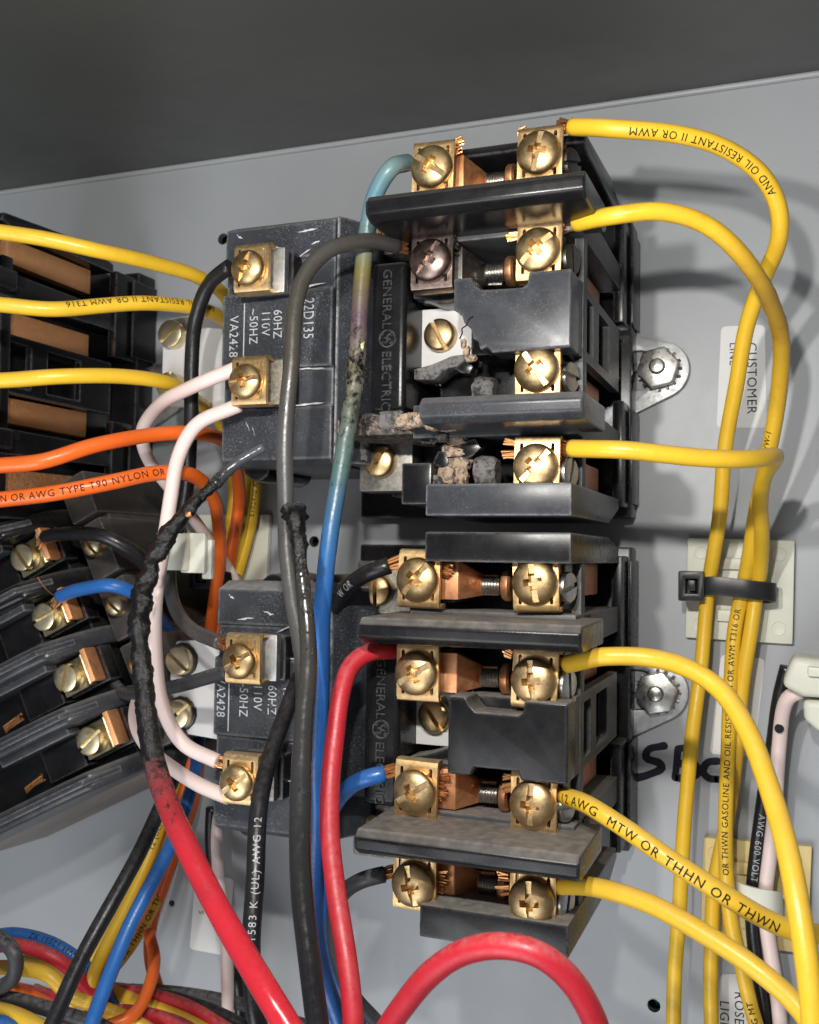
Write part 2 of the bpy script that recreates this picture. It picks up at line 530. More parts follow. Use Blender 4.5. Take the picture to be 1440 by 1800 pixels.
def wire(name, label, mat, pts, r=1.55, group=None, cols=None, rad=None, lump=None, sides=14, cat='wire', step=0.9, world=False, parent=None):
    P = pts if world else [px(*p) for p in pts]
    path, par = spline(P, step)
    # gentle smoothing so that the bends read as sprung wire
    for _ in range(3):
        path = [path[0]] + [(path[i - 1] + path[i] * 2 + path[i + 1]) / 4 for i in range(1, len(path) - 1)] + [path[-1]]
    n = len(path)
    sd_ = random.random() * 90
    for i in range(n):
        f_ = min(1.0, min(i, n - 1 - i) / 8)
        q_ = path[i] * 0.055 + Vector((sd_,) * 3)
        path[i] = path[i] + Vector((noise.noise(q_), noise.noise(q_ + Vector((7, 3, 1))), noise.noise(q_ + Vector((2, 9, 5))))) * 0.55 * f_
    T = [(path[min(i + 1, n - 1)] - path[max(i - 1, 0)]).normalized() for i in range(n)]
    N = T[0].orthogonal().normalized()
    fr, arc = [], [0.0]
    for i in range(n):
        if i:
            arc.append(arc[-1] + (path[i] - path[i - 1]).length)
        N = (N - T[i] * N.dot(T[i])).normalized()
        fr.append((N.copy(), T[i].cross(N)))
    seed = random.random() * 50
    vs, fs, cv = [], [], []
    for i in range(n):
        rr = r * (interp(rad, par[i]) if rad else 1.0)
        rr *= 1 + 0.018 * noise.noise(Vector((arc[i] * 0.12, seed, 0)))
        la = interp(lump, par[i]) if lump else 0
        for k in range(sides):
            a = 2 * math.pi * k / sides
            d = fr[i][0] * math.cos(a) + fr[i][1] * math.sin(a)
            q = rr
            if la:
                p = path[i] + d * rr
                q += la * (noise.noise(p * 0.35 + Vector((seed,) * 3)) * 1.1 + noise.noise(p * 1.1) * 0.7 + abs(noise.noise(p * 2.3)) * 0.5)
            vs.append(path[i] + d * q)
            if cols:
                cv.append(interp(cols, par[i]))
    for i in range(n - 1):
        for k in range(sides):
            fs.append([i * sides + k, i * sides + (k + 1) % sides, (i + 1) * sides + (k + 1) % sides, (i + 1) * sides + k])
    # rounded cut ends
    for e, s in ((0, -1), (n - 1, 1)):
        b = len(vs)
        for k in range(sides):
            p = vs[e * sides + k]
            vs.append(path[e] + (p - path[e]) * 0.8 + T[e] * s * 0.15)
            if cols:
                cv.append(cv[e * sides + k])
        for k in range(sides):
            fs.append([e * sides + k, e * sides + (k + 1) % sides, b + (k + 1) % sides, b + k])
        fs.append([b + k for k in range(sides)])
    me = bpy.data.meshes.new(name)
    o = path[0] if parent is None else Vector((0, 0, 0))
    me.from_pydata([tuple((p - o) * MM) for p in vs], [], fs)
    bm = bmesh.new()
    bm.from_mesh(me)
    bmesh.ops.recalc_face_normals(bm, faces=bm.faces)
    bm.to_mesh(me)
    bm.free()
    if cols:
        at = me.color_attributes.new('Col', 'FLOAT_COLOR', 'POINT')
        for i, c in enumerate(cv):
            at.data[i].color = (*c[:3], c[3] if len(c) > 3 else 0.0)
    me.materials.append(MT[mat])
    sharpen(me, 1.2)
    w = Wire()
    w.o = link(name, me, parent, o * MM if parent is None else None, label, cat if label else None, group)
    w.path, w.T, w.arc, w.r, w.par, w.pts = path, T, arc, r, par, P
    return w
def wire_text(w, txt, at, size=1.7, off=0.0, rev=False, mat='ink', space=1.15, drop=0.0):
    """print lettering along a wire. at = control point parameter where it starts, off = angle from the viewer, rev = reads against the path"""
    vs, fs = text_tris(txt, size, space)
    n = len(w.path)
    i0 = min(range(n), key=lambda i: abs(w.par[i] - at))
    s0 = w.arc[i0]
    mb = MB()
    P = []
    for x, y in vs:
        s = s0 - x if rev else s0 + x
        s = min(max(s, 0), w.arc[-1] - 0.01)
        lo, hi = 0, n - 1
        while hi - lo > 1:
            m = (lo + hi) // 2
            if w.arc[m] <= s:
                lo = m
            else:
                hi = m
        f = (s - w.arc[lo]) / max(w.arc[hi] - w.arc[lo], 1e-6)
        p = w.path[lo].lerp(w.path[hi], f)
        t = w.T[lo].lerp(w.T[hi], f).normalized()
        if rev:
            t = -t
        d = CAMP - p
        d = (d - t * d.dot(t)).normalized()
        upv = d.cross(t)
        a = off + (y - size * 0.35) / w.r
        P.append(p + (d * math.cos(a) + upv * math.sin(a)) * (w.r * 1.03 + 0.07))
    rnd = random.Random(len(txt) * 7 + int(at * 10))
    if drop:
        fs = [q for q in fs if noise.noise(P[q[0]] * 0.9) < 0.42 - drop]
    mb.add(P, fs)
    return part('printed_lettering', mb, mat, w.o)
def strands(w, end, length, spread=1.3, n=15, mat='strand', drift=(0, 0, 0), rs=0.24, tilt=0.25):
    """bare copper strands leaving one end of a wire, flattened towards a clamp"""
    i = 0 if end == 0 else len(w.path) - 1
    p, t = w.path[i], (w.T[i] * (-1 if end == 0 else 1))
    x = t.cross(OUT).normalized()
    y = OUT - t * OUT.dot(t)
    mb = MB()
    for k in range(n):
        a = random.random() * 2 * math.pi
        q = math.sqrt(random.random()) * w.r * 0.72
        A = p + x * math.cos(a) * q + y * math.sin(a) * q - t * 0.4
        Bp = p + t * (length * random.uniform(0.86, 1.08)) + x * math.cos(a) * q * spread + y * math.sin(a) * q * 0.75 + Vector(drift)
        mid = (A + Bp) / 2 + x * random.uniform(-tilt, tilt)
        for s, e in ((A, mid), (mid, Bp)):
            mb.cyl(s, e - s, rs, (e - s).length, 6)
    return part('copper_strands', mb, mat, w.o, kind='stuff')
def tuft(parent, c, d, n=10, length=2.2, wid=1.4, mat='strand', rs=0.24):
    """strand tips showing past the far side of a clamp"""
    d = Vector(d).normalized()
    x = d.cross(OUT).normalized()
    mb = MB()
    sk = random.uniform(-0.25, 0.25)
    for k in range(int(n * 1.9)):
        f = random.uniform(-1, 1)
        A = Vector(c) - d * 0.8 + x * f * wid * 0.85 + OUT * random.uniform(-0.5, 0.6) * (1 - 0.5 * abs(f))
        e = (d + x * (sk + f * random.uniform(-0.1, 0.3)) + OUT * random.uniform(-0.15, 0.15)) * (length * random.uniform(0.55, 1.1) * (1 - 0.3 * abs(f)) + 0.8)
        mb.cyl(A, e, rs, e.length, 6)
    return part('copper_strands', mb, mat, parent, kind='stuff')

# ------------------------------------------------------------------ setting: painted back panel and the enclosure's upper wall
def arcpts(cu, cv, r, a0, a1, n):
    return [(cu + r * math.cos(math.radians(a0 + (a1 - a0) * i / n)), cv + r * math.sin(math.radians(a0 + (a1 - a0) * i / n))) for i in range(n + 1)]
holes = [uv(392, 420, 0), uv(552, 952, 0), uv(1150, 1768, 0), uv(302, 1588, 0)]
pm = MB().box(-330, 70, -200, 108, -2, 0)
pme = boolean(pm, [MB().prism(arcpts(a, b, r, 0, 360, 24)[:-1], 'h', -6, 4) for (a, b), r in zip(holes, (1.5, 1.4, 1.5, 0.9))], 'back_panel', 'panel')
panel = link('back_panel', pme, None, None, 'grey enamelled back panel with drilled holes', None, None, 'structure')
part('panel_backing', MB().box(-330, 70, -200, 107, -9, -7), 'dark', panel)
for (a, b), r in zip(holes[:3], (1.5, 1.4, 1.5)):
    rim = MB().lathe(wv(a, b, 0.0), OUT, [(r + 0.14, 0.01), (r + 0.1, 0.06), (r - 0.02, 0.04), (r - 0.05, -1.9)], 24)
    rim.f = rim.f[:-2]
    part('hole_rim', rim, 'zinc', panel)
    part('screw_end', MB().lathe(wv(a + 0.5, b - 0.4, -4.5), OUT, [(1.1, 0), (1.0, 0.8), (0.3, 1.0)], 16), m_flat('teal_zinc', (0.05, 0.30, 0.34), 0.3, metal=0.6), panel)
# upper wall: its dimness is put into a dark colour and an inward lean
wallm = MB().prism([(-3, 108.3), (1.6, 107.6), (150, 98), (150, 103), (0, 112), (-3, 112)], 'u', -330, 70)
wall = link('enclosure_wall', wallm.mesh('enclosure_wall', 'wall', 0.6, 3), None, None, 'grey enamelled upper wall of the enclosure, its dimness put into the colour', None, None, 'structure')

part('fold', MB().cyl(wv(-330, 107.2, 0.5), (1, 0, 0), 0.75, 400, 16), 'panel', panel)

# marker writing on the panel
def ribbon(mb, pts, wd, h):
    P = [px(x, y, 0) for x, y in pts]
    P, _ = spline(P, 0.6)
    n = len(P)
    vs = []
    for i, p in enumerate(P):
        t = (P[min(i + 1, n - 1)] - P[max(i - 1, 0)]).normalized()
        s = t.cross(OUT).normalized() * wd * (0.5 + 0.08 * noise.noise(p * 0.5))
        vs += [p + s + OUT * h, p - s + OUT * h]
    fs = [[2 * i, 2 * i + 1, 2 * i + 3, 2 * i + 2] for i in range(n - 1)]
    mb.add(vs, fs)
    for e in (0, -1):
        c = P[e] + OUT * (h + 0.005 * (1 + e))
        m = 12
        mb.add([c] + [c + Vector((math.cos(2 * math.pi * k / m), 0, math.sin(2 * math.pi * k / m))) * wd * 0.5 for k in range(m)],
               [[0, 1 + k, 1 + (k + 1) % m] for k in range(m)])
mk = MB()
ribbon(mk, [(1168, 1311), (1140, 1318), (1136, 1332), (1160, 1342), (1164, 1350), (1140, 1362), (1114, 1369)], 1.7, 0.05)
ribbon(mk, [(1192, 1318), (1190, 1340), (1187, 1366)], 1.6, 0.06)
ribbon(mk, [(1192, 1316), (1214, 1316), (1220, 1330), (1205, 1341), (1190, 1342)], 1.5, 0.07)
ribbon(mk, [(1190, 1343), (1222, 1344), (1228, 1358), (1210, 1368), (1187, 1367)], 1.6, 0.08)
ribbon(mk, [(1262, 1338), (1245, 1340), (1236, 1356), (1246, 1368), (1262, 1370)], 1.6, 0.09)
part('marker_writing', mk, 'marker', panel)

# ------------------------------------------------------------------ fasteners (shared meshes facing the viewer)
def dome(r, hgt, rim, n=40):
    pr = [(r * 0.96, 0), (r, 0.15), (r, rim)]
    for k in range(1, 9):
        a = k / 8 * math.pi / 2
        pr.append((max(r * math.cos(a), 0.02), rim + (hgt - rim) * math.sin(a)))
    return MB().lathe((0, 0, 0), OUT, pr, n)
def cutbox(w, l, d0, d1, ang, taper=1.0):
    mb = MB()
    c, s = math.cos(ang), math.sin(ang)
    vs = []
    for h, k in ((d0, taper), (d1, 1.0)):
        for a, b in ((-1, -1), (1, -1), (1, 1), (-1, 1)):
            x, y = a * l / 2 * k, b * w / 2 * (k + 1) / 2
            vs.append(wv(x * c - y * s, x * s + y * c, h))
    return mb.add(vs, [[0, 3, 2, 1], [4, 5, 6, 7], [0, 1, 5, 4], [1, 2, 6, 5], [2, 3, 7, 6], [3, 0, 4, 7]])
def combi(mat, r=3.75):
    return boolean(dome(r, 2.45, 0.85), [cutbox(1.0, 12, 1.55, 5, 0), cutbox(1.35, 4.5, 0.5, 5, 0.0, 0.5), cutbox(1.35, 4.5, 0.45, 5.1, math.pi / 2, 0.5)], 'screw', mat)
def slotted(mat, r=3.2, hgt=2.6, w=0.9, flat=False):
    pr = [(r * 0.97, 0), (r, 0.2), (r, hgt * 0.72), (r * 0.95, hgt * 0.88), (r * 0.82, hgt * (0.95 if flat else 1.0)), (r * 0.4, hgt * (0.96 if flat else 1.12)), (0.05, hgt * (0.96 if flat else 1.16))]
    return boolean(MB().lathe((0, 0, 0), OUT, pr, 36), [cutbox(w, 3 * r, hgt * 0.45, hgt * 2, 0)], 'screw', mat)
SC = {'brass': combi('brass_head'), 'burnt': combi('brass_burnt'), 'slot': slotted('brass_head'), 'slotpale': slotted('brass_pale', 3.3, 3.0, flat=True),
      'slotsteel': slotted('steel', 2.7, 1.6, 0.9, True), 'slotdark': slotted('steel_dark', 2.8, 1.6, 0.8, True), 'slotround': slotted('brass_pale', 2.6, 3.2, 0.8)}
def screw(kind, p, ang, parent, root, name='screw', tilt=None):
    o = link(name, SC[kind], parent, (Vector(p) - root) * MM)
    q = Matrix.Rotation(math.radians(-ang), 4, 'Y')     # slot angle as seen from the front, counter-clockwise
    if tilt is not None:
        q = Vector(OUT).rotation_difference(Vector(tilt)).to_matrix().to_4x4() @ q
    o.rotation_euler = q.to_euler()
    return o
def clamp_mesh(mat, wd=8.0, ht=10.6):
    """saddle clamp: plate with rolled upper and lower lips and four raised ribs round slits"""
    mb = MB()
    prof = []
    outer = [(-3.4, -ht / 2 + 0.1), (-1.2, -ht / 2 - 0.05), (-0.35, -ht / 2 + 0.25), (0, -ht / 2 + 1.0), (0, ht / 2 - 1.0), (-0.35, ht / 2 - 0.25), (-1.2, ht / 2 + 0.05), (-2.8, ht / 2 - 0.1)]
    inner = [(a - (0.9 if 1 < i < 6 else 0.2), b * (1 if 1 < i < 6 else 0.84)) for i, (a, b) in enumerate(outer)]
    mb.prism(outer + inner[::-1], 'u', -wd / 2, wd / 2)
    cut = []
    for su in (-1, 1):
        for sv in (-1, 1):
            c = (su * (wd / 2 - 1.25), sv * (ht / 2 - 2.6))
            cut.append(MB().prism(arcpts(c[0], c[1] + 1.0, 0.3, 0, 180, 6) + arcpts(c[0], c[1] - 1.0, 0.3, 180, 360, 6), 'h', -1.6, 2))
    me = boolean(mb, cut, 'terminal_clamp', mat, 0.0)
    return me
CL = {'brass': clamp_mesh('brass'), 'dusty': clamp_mesh('brass_dusty'), 'burnt': clamp_mesh('brass_burnt')}
def chunk(mb, c, r, seed, sx=1.0, sv=1.0, sh=1.0, amp=0.5, sub=2, blk=0.0):
    bm = bmesh.new()
    bmesh.ops.create_icosphere(bm, subdivisions=sub, radius=1)
    vs = []
    for v in bm.verts:
        p = v.co.copy()
        q = 1 + amp * noise.noise(p * 1.6 + Vector((seed,) * 3)) + amp * 0.6 * noise.noise(p * 4.1 + Vector((seed * 2,) * 3))
        m_ = max(abs(p.x), abs(p.y), abs(p.z))
        p *= (1 - blk) + blk / m_ * 0.85
        p *= q * r
        vs.append(Vector(c) + Vector((p.x * sx, p.y * sh, p.z * sv)))
    bm.verts.index_update()
    mb.add(vs, [[v.index for v in f.verts] for f in bm.faces])
    bm.free()
    return mb

# ------------------------------------------------------------------ the contactors
POLESET = {'upper': (28.0, 10.8, -10.1, -27.0), 'lower': (26.6, 9.8, -11.1, -27.4), 'left': (27.3, 10.2, -10.2, -27.0)}
def contactor(du, vc, which, label):
    root = wv(-60 + du, vc, 0)
    T = thing('contactor', root, label, 'contactor', 'contactors bolted to the back panel')
    dusty = which == 'lower'
    POLES = POLESET[which]
    bk = 'black_dusty' if dusty else 'black'
    sd = 'side_dusty' if dusty else ('side' if which == 'upper' else 'black')
    if which == 'upper':
        cv = 'sooty'
    else:
        cv = bk
    def box(mb, u0, u1, w0, w1, h0, h1):
        return mb.box(u0 + du, u1 + du, w0 + vc, w1 + vc, h0, h1)
    def poly(mb, pts, a, b):
        return mb.prism([(p[0] + du, p[1] + vc) for p in pts], 'h', a, b)
    def at(u, w, h):
        return wv(u + du, w + vc, h)
    # base with its raised right-hand rims
    part('base', box(MB(), -100 if which != 'left' else -70, -34.2, -33.5, 33.5, 0.3, 8), bk, T, 0.6)
    for s in (1, -1):
        part('base_rim', box(MB(), -37.0, -34.6, min(s * 8.5, s * 31.5), max(s * 8.5, s * 31.5), 8.1, 17), bk, T, 0.5)
        part('base_rim', box(MB(), -34.15, -33.5, min(s * 9.5, s * 30.5), max(s * 9.5, s * 30.5), 0.5, 11), bk, T, 0.3)
    # core behind the poles
    part('core', box(MB(), -66, -42.0, -32.8, 32.8, 8.1, 47), bk, T, 0.6)
    # end blocks and barrier slabs that divide the poles
    for s in (1, -1):
        a, b = (29.9, 35.2) if s > 0 else (-35.6, -29.9)
        if s > 0 and which != 'lower':
            part('end_block', MB().prism([(p[0], p[1] + vc) for p in ((17.5, 30.6), (54, 31.2), (58, 32.2), (57, 34.2), (30, 35.6), (17.5, 33))], 'u', -61.5 + du, -35.2 + du), bk, T, 0.5)
            continue
        pts = [(18, a if s > 0 else b), (67, a if s > 0 else b), (67, b if s > 0 else a), (30, b if s > 0 else a), (18, (b - 1.8) if s > 0 else (a + 3.4))]
        part('end_block', MB().prism([(p[0], p[1] + vc) for p in pts], 'u', -61.5 + du, -35.2 + du), cv if s < 0 else bk, T, 0.5)
    for s in (1, -1):
        c = 18.0 * s
        slab = MB().prism([(16, c - 2.6 + vc), (62, c - 3.1 + vc), (62, c + 3.1 + vc), (16, c + 2.6 + vc)], 'u', -66 + du, -35.3 + du)
        sl = part('barrier_slab', slab, sd, T, 0.4)
        left = -70.2
        if which == 'upper' and s < 0:
            left = -59.6
        bar = MB().prism([(56, c - 2.2 + vc), (74.2, c - 2.3 + vc), (76, c - 1.2 + vc), (76.2, c + 0.9 + vc), (75, c + 2.2 + vc), (56, c + 2.4 + vc)], 'u', left + du, -31.6 + du)
        part('barrier', bar, cv if s < 0 or dusty else bk, T, 0.55, seg=3)
        part('notch', box(MB(), -35.25, -35.05, c + 0.6, c + 2.6, 50, 55), 'dark', T)
    # right-hand side frame: a front strip and the window frame of the middle housing
    part('side_strip', box(MB(), -37.2, -35.4, -30, 30 if which == 'lower' else 24.5, 53.6, 57.0), sd, T, 0.4)
    sf = MB()
    outer = MB().box(-37.4 + du, -35.6 + du, -6.8 + vc, 6.8 + vc, 17.2, 60.1)
    cut = [MB().box(-50 + du, -20 + du, -5.0 + vc, 5.0 + vc, a, b) for a, b in ((46.5, 58.0), (29, 41.0))]
    me = boolean(outer, cut, 'window_frame', sd, 0.2, 1)
    o = link('window_frame', me, T)
    o.location = -root * MM
    # middle cover plate with its notches
    n1 = [(-56.6, 6.6), (-53.4, 6.6), (-52.6, 5.2), (-51.6, 4.2), (-44.2, 4.0), (-43.2, 4.6), (-43.0, 6.6), (-35.5, 6.6)]
    n2 = [(-35.5, -6.9), (-43.5, -6.9), (-44.0, -5.4), (-51.8, -5.4), (-52.4, -6.9), (-56.6, -6.9)]
    if which == 'upper':
        n2 = [(-35.5, -6.9), (-49.5, -7.1), (-50.4, -5.9), (-51.6, -6.5), (-52.0, -4.8), (-53.0, -4.4), (-53.3, -2.6), (-54.6, -1.6), (-55.2, 0.3), (-56.6, 0.9)]
    if which != 'left':
        part('middle_cover', poly(MB(), n1 + n2, 60.5, 67.2), cv, T, 0.45, seg=3)
        part('middle_housing', box(MB(), -55.5, -38, -6.0, 6.0, 47.2, 60.3), bk, T, 0.4)
    # poles
    for i, w in enumerate(POLES):
        part('contact_bar', MB().prism([(22, w - 3.3 + vc), (50.5, w - 3.0 + vc), (52, w - 1.5 + vc), (52, w + 2.4 + vc), (50.5, w + 3.0 + vc), (22, w + 3.3 + vc)], 'u', -41.9 + du, -38.9 + du), 'copper_matt' if which != 'left' else 'copper_bar', T, 0.5)
        kind = 'slotdark' if (which == 'upper' and i < 2) else 'slotsteel'
        screw(kind, at(-37.9, w - 0.8, 60.6), 15 + 80 * i, T, root, 'adjusting_screw', (1, -0.3, 0))
        if which == 'left':
            continue
        part('terminal_post', box(MB(), -47, -38.4, w - 4.2, w + 4.2, 47.1, 58.8), bk, T, 0.4)
        part('terminal_strap', box(MB(), -45.9, -38.6, w - 3.6, w + 3.6, 58.9, 60.6), 'copper', T, 0.25)
    # mounting ear with keyhole, nut and lock washer
    eu, ew = (-28.9, 0.5 if which == 'upper' else 1.2)
    outer = [(-38.5, 9.5), (-34, 8.6)] + arcpts(eu, ew, 6.6, 62, -62, 16) + [(-36, -10.2), (-38.5, -10.6)]
    em = MB().prism([(p[0] + du, p[1] + vc) for p in outer], 'h', 0.3, 2.0)
    hole = [(-40, ew + 4.6)] + arcpts(eu - 4.6, ew + 0.1, 4.6, 80, -80, 14) + [(-40, ew - 4.6)]
    me = boolean(em, [MB().prism([(p[0] + du, p[1] + vc) for p in hole], 'h', -2, 5)], 'mounting_ear', 'zinc', 0.25)
    ear = link('mounting_ear', me, T)
    ear.location = -root * MM
    def epart(name, mb, mat, bv=0.0):
        me = mb.mesh(name, mat, bv)
        return link(name, me, ear)
    if which != 'left':
        c = at(eu, ew, 0)
        teeth = MB().lathe(c + OUT * 2.02, OUT, [(4.3, 0), (4.4, 0.2), (4.3, 0.5), (3.0, 0.5)], 30)
        for k in range(16):
            a = 2 * math.pi * k / 16
            d = Vector((math.cos(a), 0, math.sin(a)))
            teeth.cyl(c + d * 4.1 + OUT * 2.15, d + OUT * 0.2, 0.45, 1.0, 5, 0.35)
        epart('lock_washer', teeth, 'zinc')
        hexa = [(eu + du + 4.9 * math.cos(math.radians(60 * k + 12)), ew + vc + 4.9 * math.sin(math.radians(60 * k + 12))) for k in range(6)]
        epart('nut', MB().prism(hexa, 'h', 2.65, 5.8), 'steel', 0.5)
        epart('bolt', MB().lathe(c + OUT * 5.3, OUT, [(1.75, 0), (1.75, 1.5), (1.45, 2.0), (0.6, 2.2), (0.05, 2.2)], 20), 'steel')
    if which == 'left':
        return T, root
    # clamps and screws
    angR = {'upper': (80, 42, -55, 48), 'lower': (97, 100, 88, 96)}[which]
    angL = {'upper': (-35, 58, None, None), 'lower': (50, 32, 35, 105)}[which]
    for i, w in enumerate(POLES):
        for col, u, A in (('R', -41.9, angR), ('L', -61.8 if which == 'upper' else -63.4, angL)):
            if A[i] is None:
                continue
            if col == 'L':
                part('terminal_post', box(MB(), -66.5, -58.5, w - 4.2, w + 4.2, 47.1, 58.8), bk, T, 0.4)
                cm = 'steel_dark' if (which == 'upper' and i == 1) else ('copper_dusty' if dusty else 'copper')
                pl = [(-67, 59.0), (-57.8, 59.0), (-54.2, 54.6), (-51.0, 54.2), (-51.0, 55.6), (-53.6, 56.0), (-57.2, 60.8), (-67, 60.8)]
                st = MB()
                # bent strap, narrower towards the contact
                vs = []
                for (pu, ph) in pl:
                    hw = 3.6 if pu < -57 else 1.9
                    vs += [at(pu, w - hw - (0.9 if pu > -57 else 0), ph), at(pu, w + hw - (0.9 if pu > -57 else 0), ph)]
                n = len(pl)
                st.add(vs, [[2 * k for k in range(n)], [2 * k + 1 for k in range(n - 1, -1, -1)]] + [[2 * k, 2 * k + 1, 2 * ((k + 1) % n) + 1, 2 * ((k + 1) % n)] for k in range(n)])
                part('terminal_strap', st, cm, T, 0.2)
                prof = []
                for k in range(7):
                    prof += [(1.45, k * 0.55), (1.75, k * 0.55 + 0.27)]
                part('threaded_stud', MB().lathe(at(-53.6, w - 0.9, 57.2), (1, 0, 0), prof, 18), 'steel', T)
                part('contact_button', MB().lathe(at(-49.6, w - 0.9, 57.2), (1, 0, 0), [(2.5, 0), (2.8, 0.4), (2.8, 1.3), (2.4, 1.7)], 24), 'copper_dusty' if dusty else 'copper', T)
            km = 'dusty' if dusty else 'brass'
            sk = 'brass'
            if which == 'upper' and col == 'L' and i == 1:
                km, sk = 'burnt', 'burnt'
            cl = link('terminal_clamp', CL[km], T, at(u, w + 0.2, 64.6) * MM - root * MM)
            rz = random.uniform(-2, 2)
            if dusty and col == 'R' and i == 1:
                rz = -3
            cl.rotation_euler = (random.uniform(-0.03, 0.03), math.radians(-rz), random.uniform(-0.03, 0.03))
            s = link('screw', SC[sk], cl, wv(0, -0.1, 0.05) * MM)
            s.scale = (1.05, 1.0, 1.05)
            s.rotation_euler = (0, math.radians(-A[i]), 0)
    # coil housing, stepped across its face, bevelled on the right
    st = [(25.2, 22), (25.2, 53.5), (23.6, 57.2), (16.6, 57.4), (16.3, 56.5), (10.2, 56.5), (9.9, 58.0), (-5.6, 58.0), (-6.0, 56.7), (-13.2, 56.7), (-13.5, 57.4), (-23.8, 57.2), (-25.2, 55.0), (-25.2, 22)]
    cm = MB().prism([(h, w + vc) for w, h in st], 'u', -109.6 + du, -84.8 + du)
    cmat = 'coil_dusty' if dusty else 'coil'
    coil = part('coil_housing', cm, cmat, T, 0.5, seg=3)
    sidep = [(-84.7, 22), (-84.7, 56.6), (-79.0, 47.5), (-79.0, 22)]
    part('coil_shoulder', MB().prism([(p[0] + du, p[1]) for p in sidep], 'v', -24.6 + vc, 24.6 + vc), cmat, coil, 0.4)
    part('coil_foot', box(MB(), -104, -80, -22, 22, 8.1, 21.9), bk, T, 0.4)
    part('coil_lug', MB().cyl(at(-105.5, -24.5, 30), OUT, 3.2, 20, 24), bk, T, 0.5)
    part('coil_lug', MB().cyl(at(-102.0, 23.5, 30), OUT, 3.2, 18, 24), bk, T, 0.5)
    part('coil_lug', MB().cyl(at(-90.5, 23.5, 30), OUT, 3.2, 18, 24), bk, T, 0.5)
    # magnet frame and dark wall between coil and poles
    part('magnet_wall', box(MB(), -78.9, -66.2, -30.5, 30.5, 8.1, 40), bk, T, 0.5)
    for s in (1, -1):
        part('frame_corner', box(MB(), -83.8, -72.0, min(s * 19.0, s * 29.8), max(s * 19.0, s * 29.8), 40.1, 46), 'speckled', T, 0.7)
        screw('slot', at(-78.6, s * 23.8, 45.9), 62 if s < 0 else 88, T, root)
    # embossed strip
    strip = part('name_strip', box(MB(), -75.8, -68.8, -15.6, 13.2, 40.2, 59.5), bk, T, 1.2, seg=3)
    tx = MB()
    flat_text(tx, 'GENERAL', 2.6, at(-73.3, 11.8, 59.5), (0, 0, -1), (1, 0, 0), OUT, 0.02, 1.05, 0.28)
    flat_text(tx, 'ELECTRIC', 2.6, at(-73.3, -3.9, 59.5), (0, 0, -1), (1, 0, 0), OUT, 0.02, 1.02, 0.28)
    c = at(-72.3, -1.6, 59.5)
    def ring(cc, r, tw, a0=0, a1=360, n=20):
        o1 = [(cc.x + r * math.cos(math.radians(a0 + (a1 - a0) * k / n)), cc.z + r * math.sin(math.radians(a0 + (a1 - a0) * k / n))) for k in range(n + 1)]
        i1 = [(cc.x + (r - tw) * math.cos(math.radians(a0 + (a1 - a0) * k / n)), cc.z + (r - tw) * math.sin(math.radians(a0 + (a1 - a0) * k / n))) for k in range(n + 1)]
        for k in range(n):
            tx.prism([o1[k], o1[k + 1], i1[k + 1], i1[k]], 'h', 59.45, 59.8)
    ring(c, 1.75, 0.28)
    ring(c + Vector((0.5, 0, 0.3)), 0.62, 0.24, 20, 300, 10)
    ring(c + Vector((-0.5, 0, -0.3)), 0.62, 0.24, 200, 480, 10)
    for k in range(4):
        a = math.radians(45 + 90 * k)
        ring(c + Vector((1.25 * math.cos(a), 0, 1.25 * math.sin(a))), 0.32, 0.16, 0, 300, 6)
    part('embossed_lettering', tx, bk, strip)
    # carrier with plate and slotted screw
    part('carrier_plate', box(MB(), -72.6, -57.2, -5.6, 5.9, 47.1, 50.2), 'plate', T, 0.25)
    screw('slot', at(-64.6, 0.3, 50.1), -62 if which == 'upper' else -55, T, root)
    part('carrier_arm', poly(MB(), [(-68.2, 9.2), (-68.2, 6.4), (-66.2, 6.2), (-63.2, 5.2), (-57.0, 5.4), (-57.0, 7.4), (-62.2, 7.4), (-64.6, 9.2)], 50.3, 57), bk, T, 0.3)
    part('carrier_arm', poly(MB(), [(-68.2, -9.0), (-68.2, -7.0), (-64.5, -6.2), (-60.5, -4.8), (-57.0, -4.6), (-57.0, -6.6), (-61.5, -7.2), (-64.0, -9.2)], 50.3, 56), 'ash' if which == 'upper' else bk, T, 0.3)
    part('carrier_stem', box(MB(), -66.2, -63.0, 9.3, 15.5, 47.1, 55), bk, T, 0.3)
    # zinc plate at the coil's left with two slotted screws
    pw = 2.0 if which == 'upper' else 0.0
    pu = -136.0 if which == 'upper' else -131.6
    zp = [(pu - 3.6, 7.5 + pw), (pu - 2.0, 10.4 + pw), (-109, 12.4 + pw), (-109, -12.4 + pw), (pu - 1.5, -10.6 + pw), (pu - 3.6, -8.6 + pw)]
    part('mounting_plate', poly(MB(), zp, 34, 35.8), 'plate', T, 0.5)
    part('mounting_leg', box(MB(), -116, -110, -9, 9, 0.3, 33.9), 'steel_dark', T, 0.4)
    for s in (1, -1):
        screw('slotpale', at(pu, s * 6.1 + pw, 35.7), 40 if (s > 0) == (which == 'upper') else (82 if which == 'upper' else -38), T, root)
        if which == 'lower':
            part('lock_washer', MB().lathe(at(pu, s * 6.1, 35.85), OUT, [(3.9, 0), (4.0, 0.25), (3.8, 0.5), (3.1, 0.5)], 14), 'steel_dark', T)
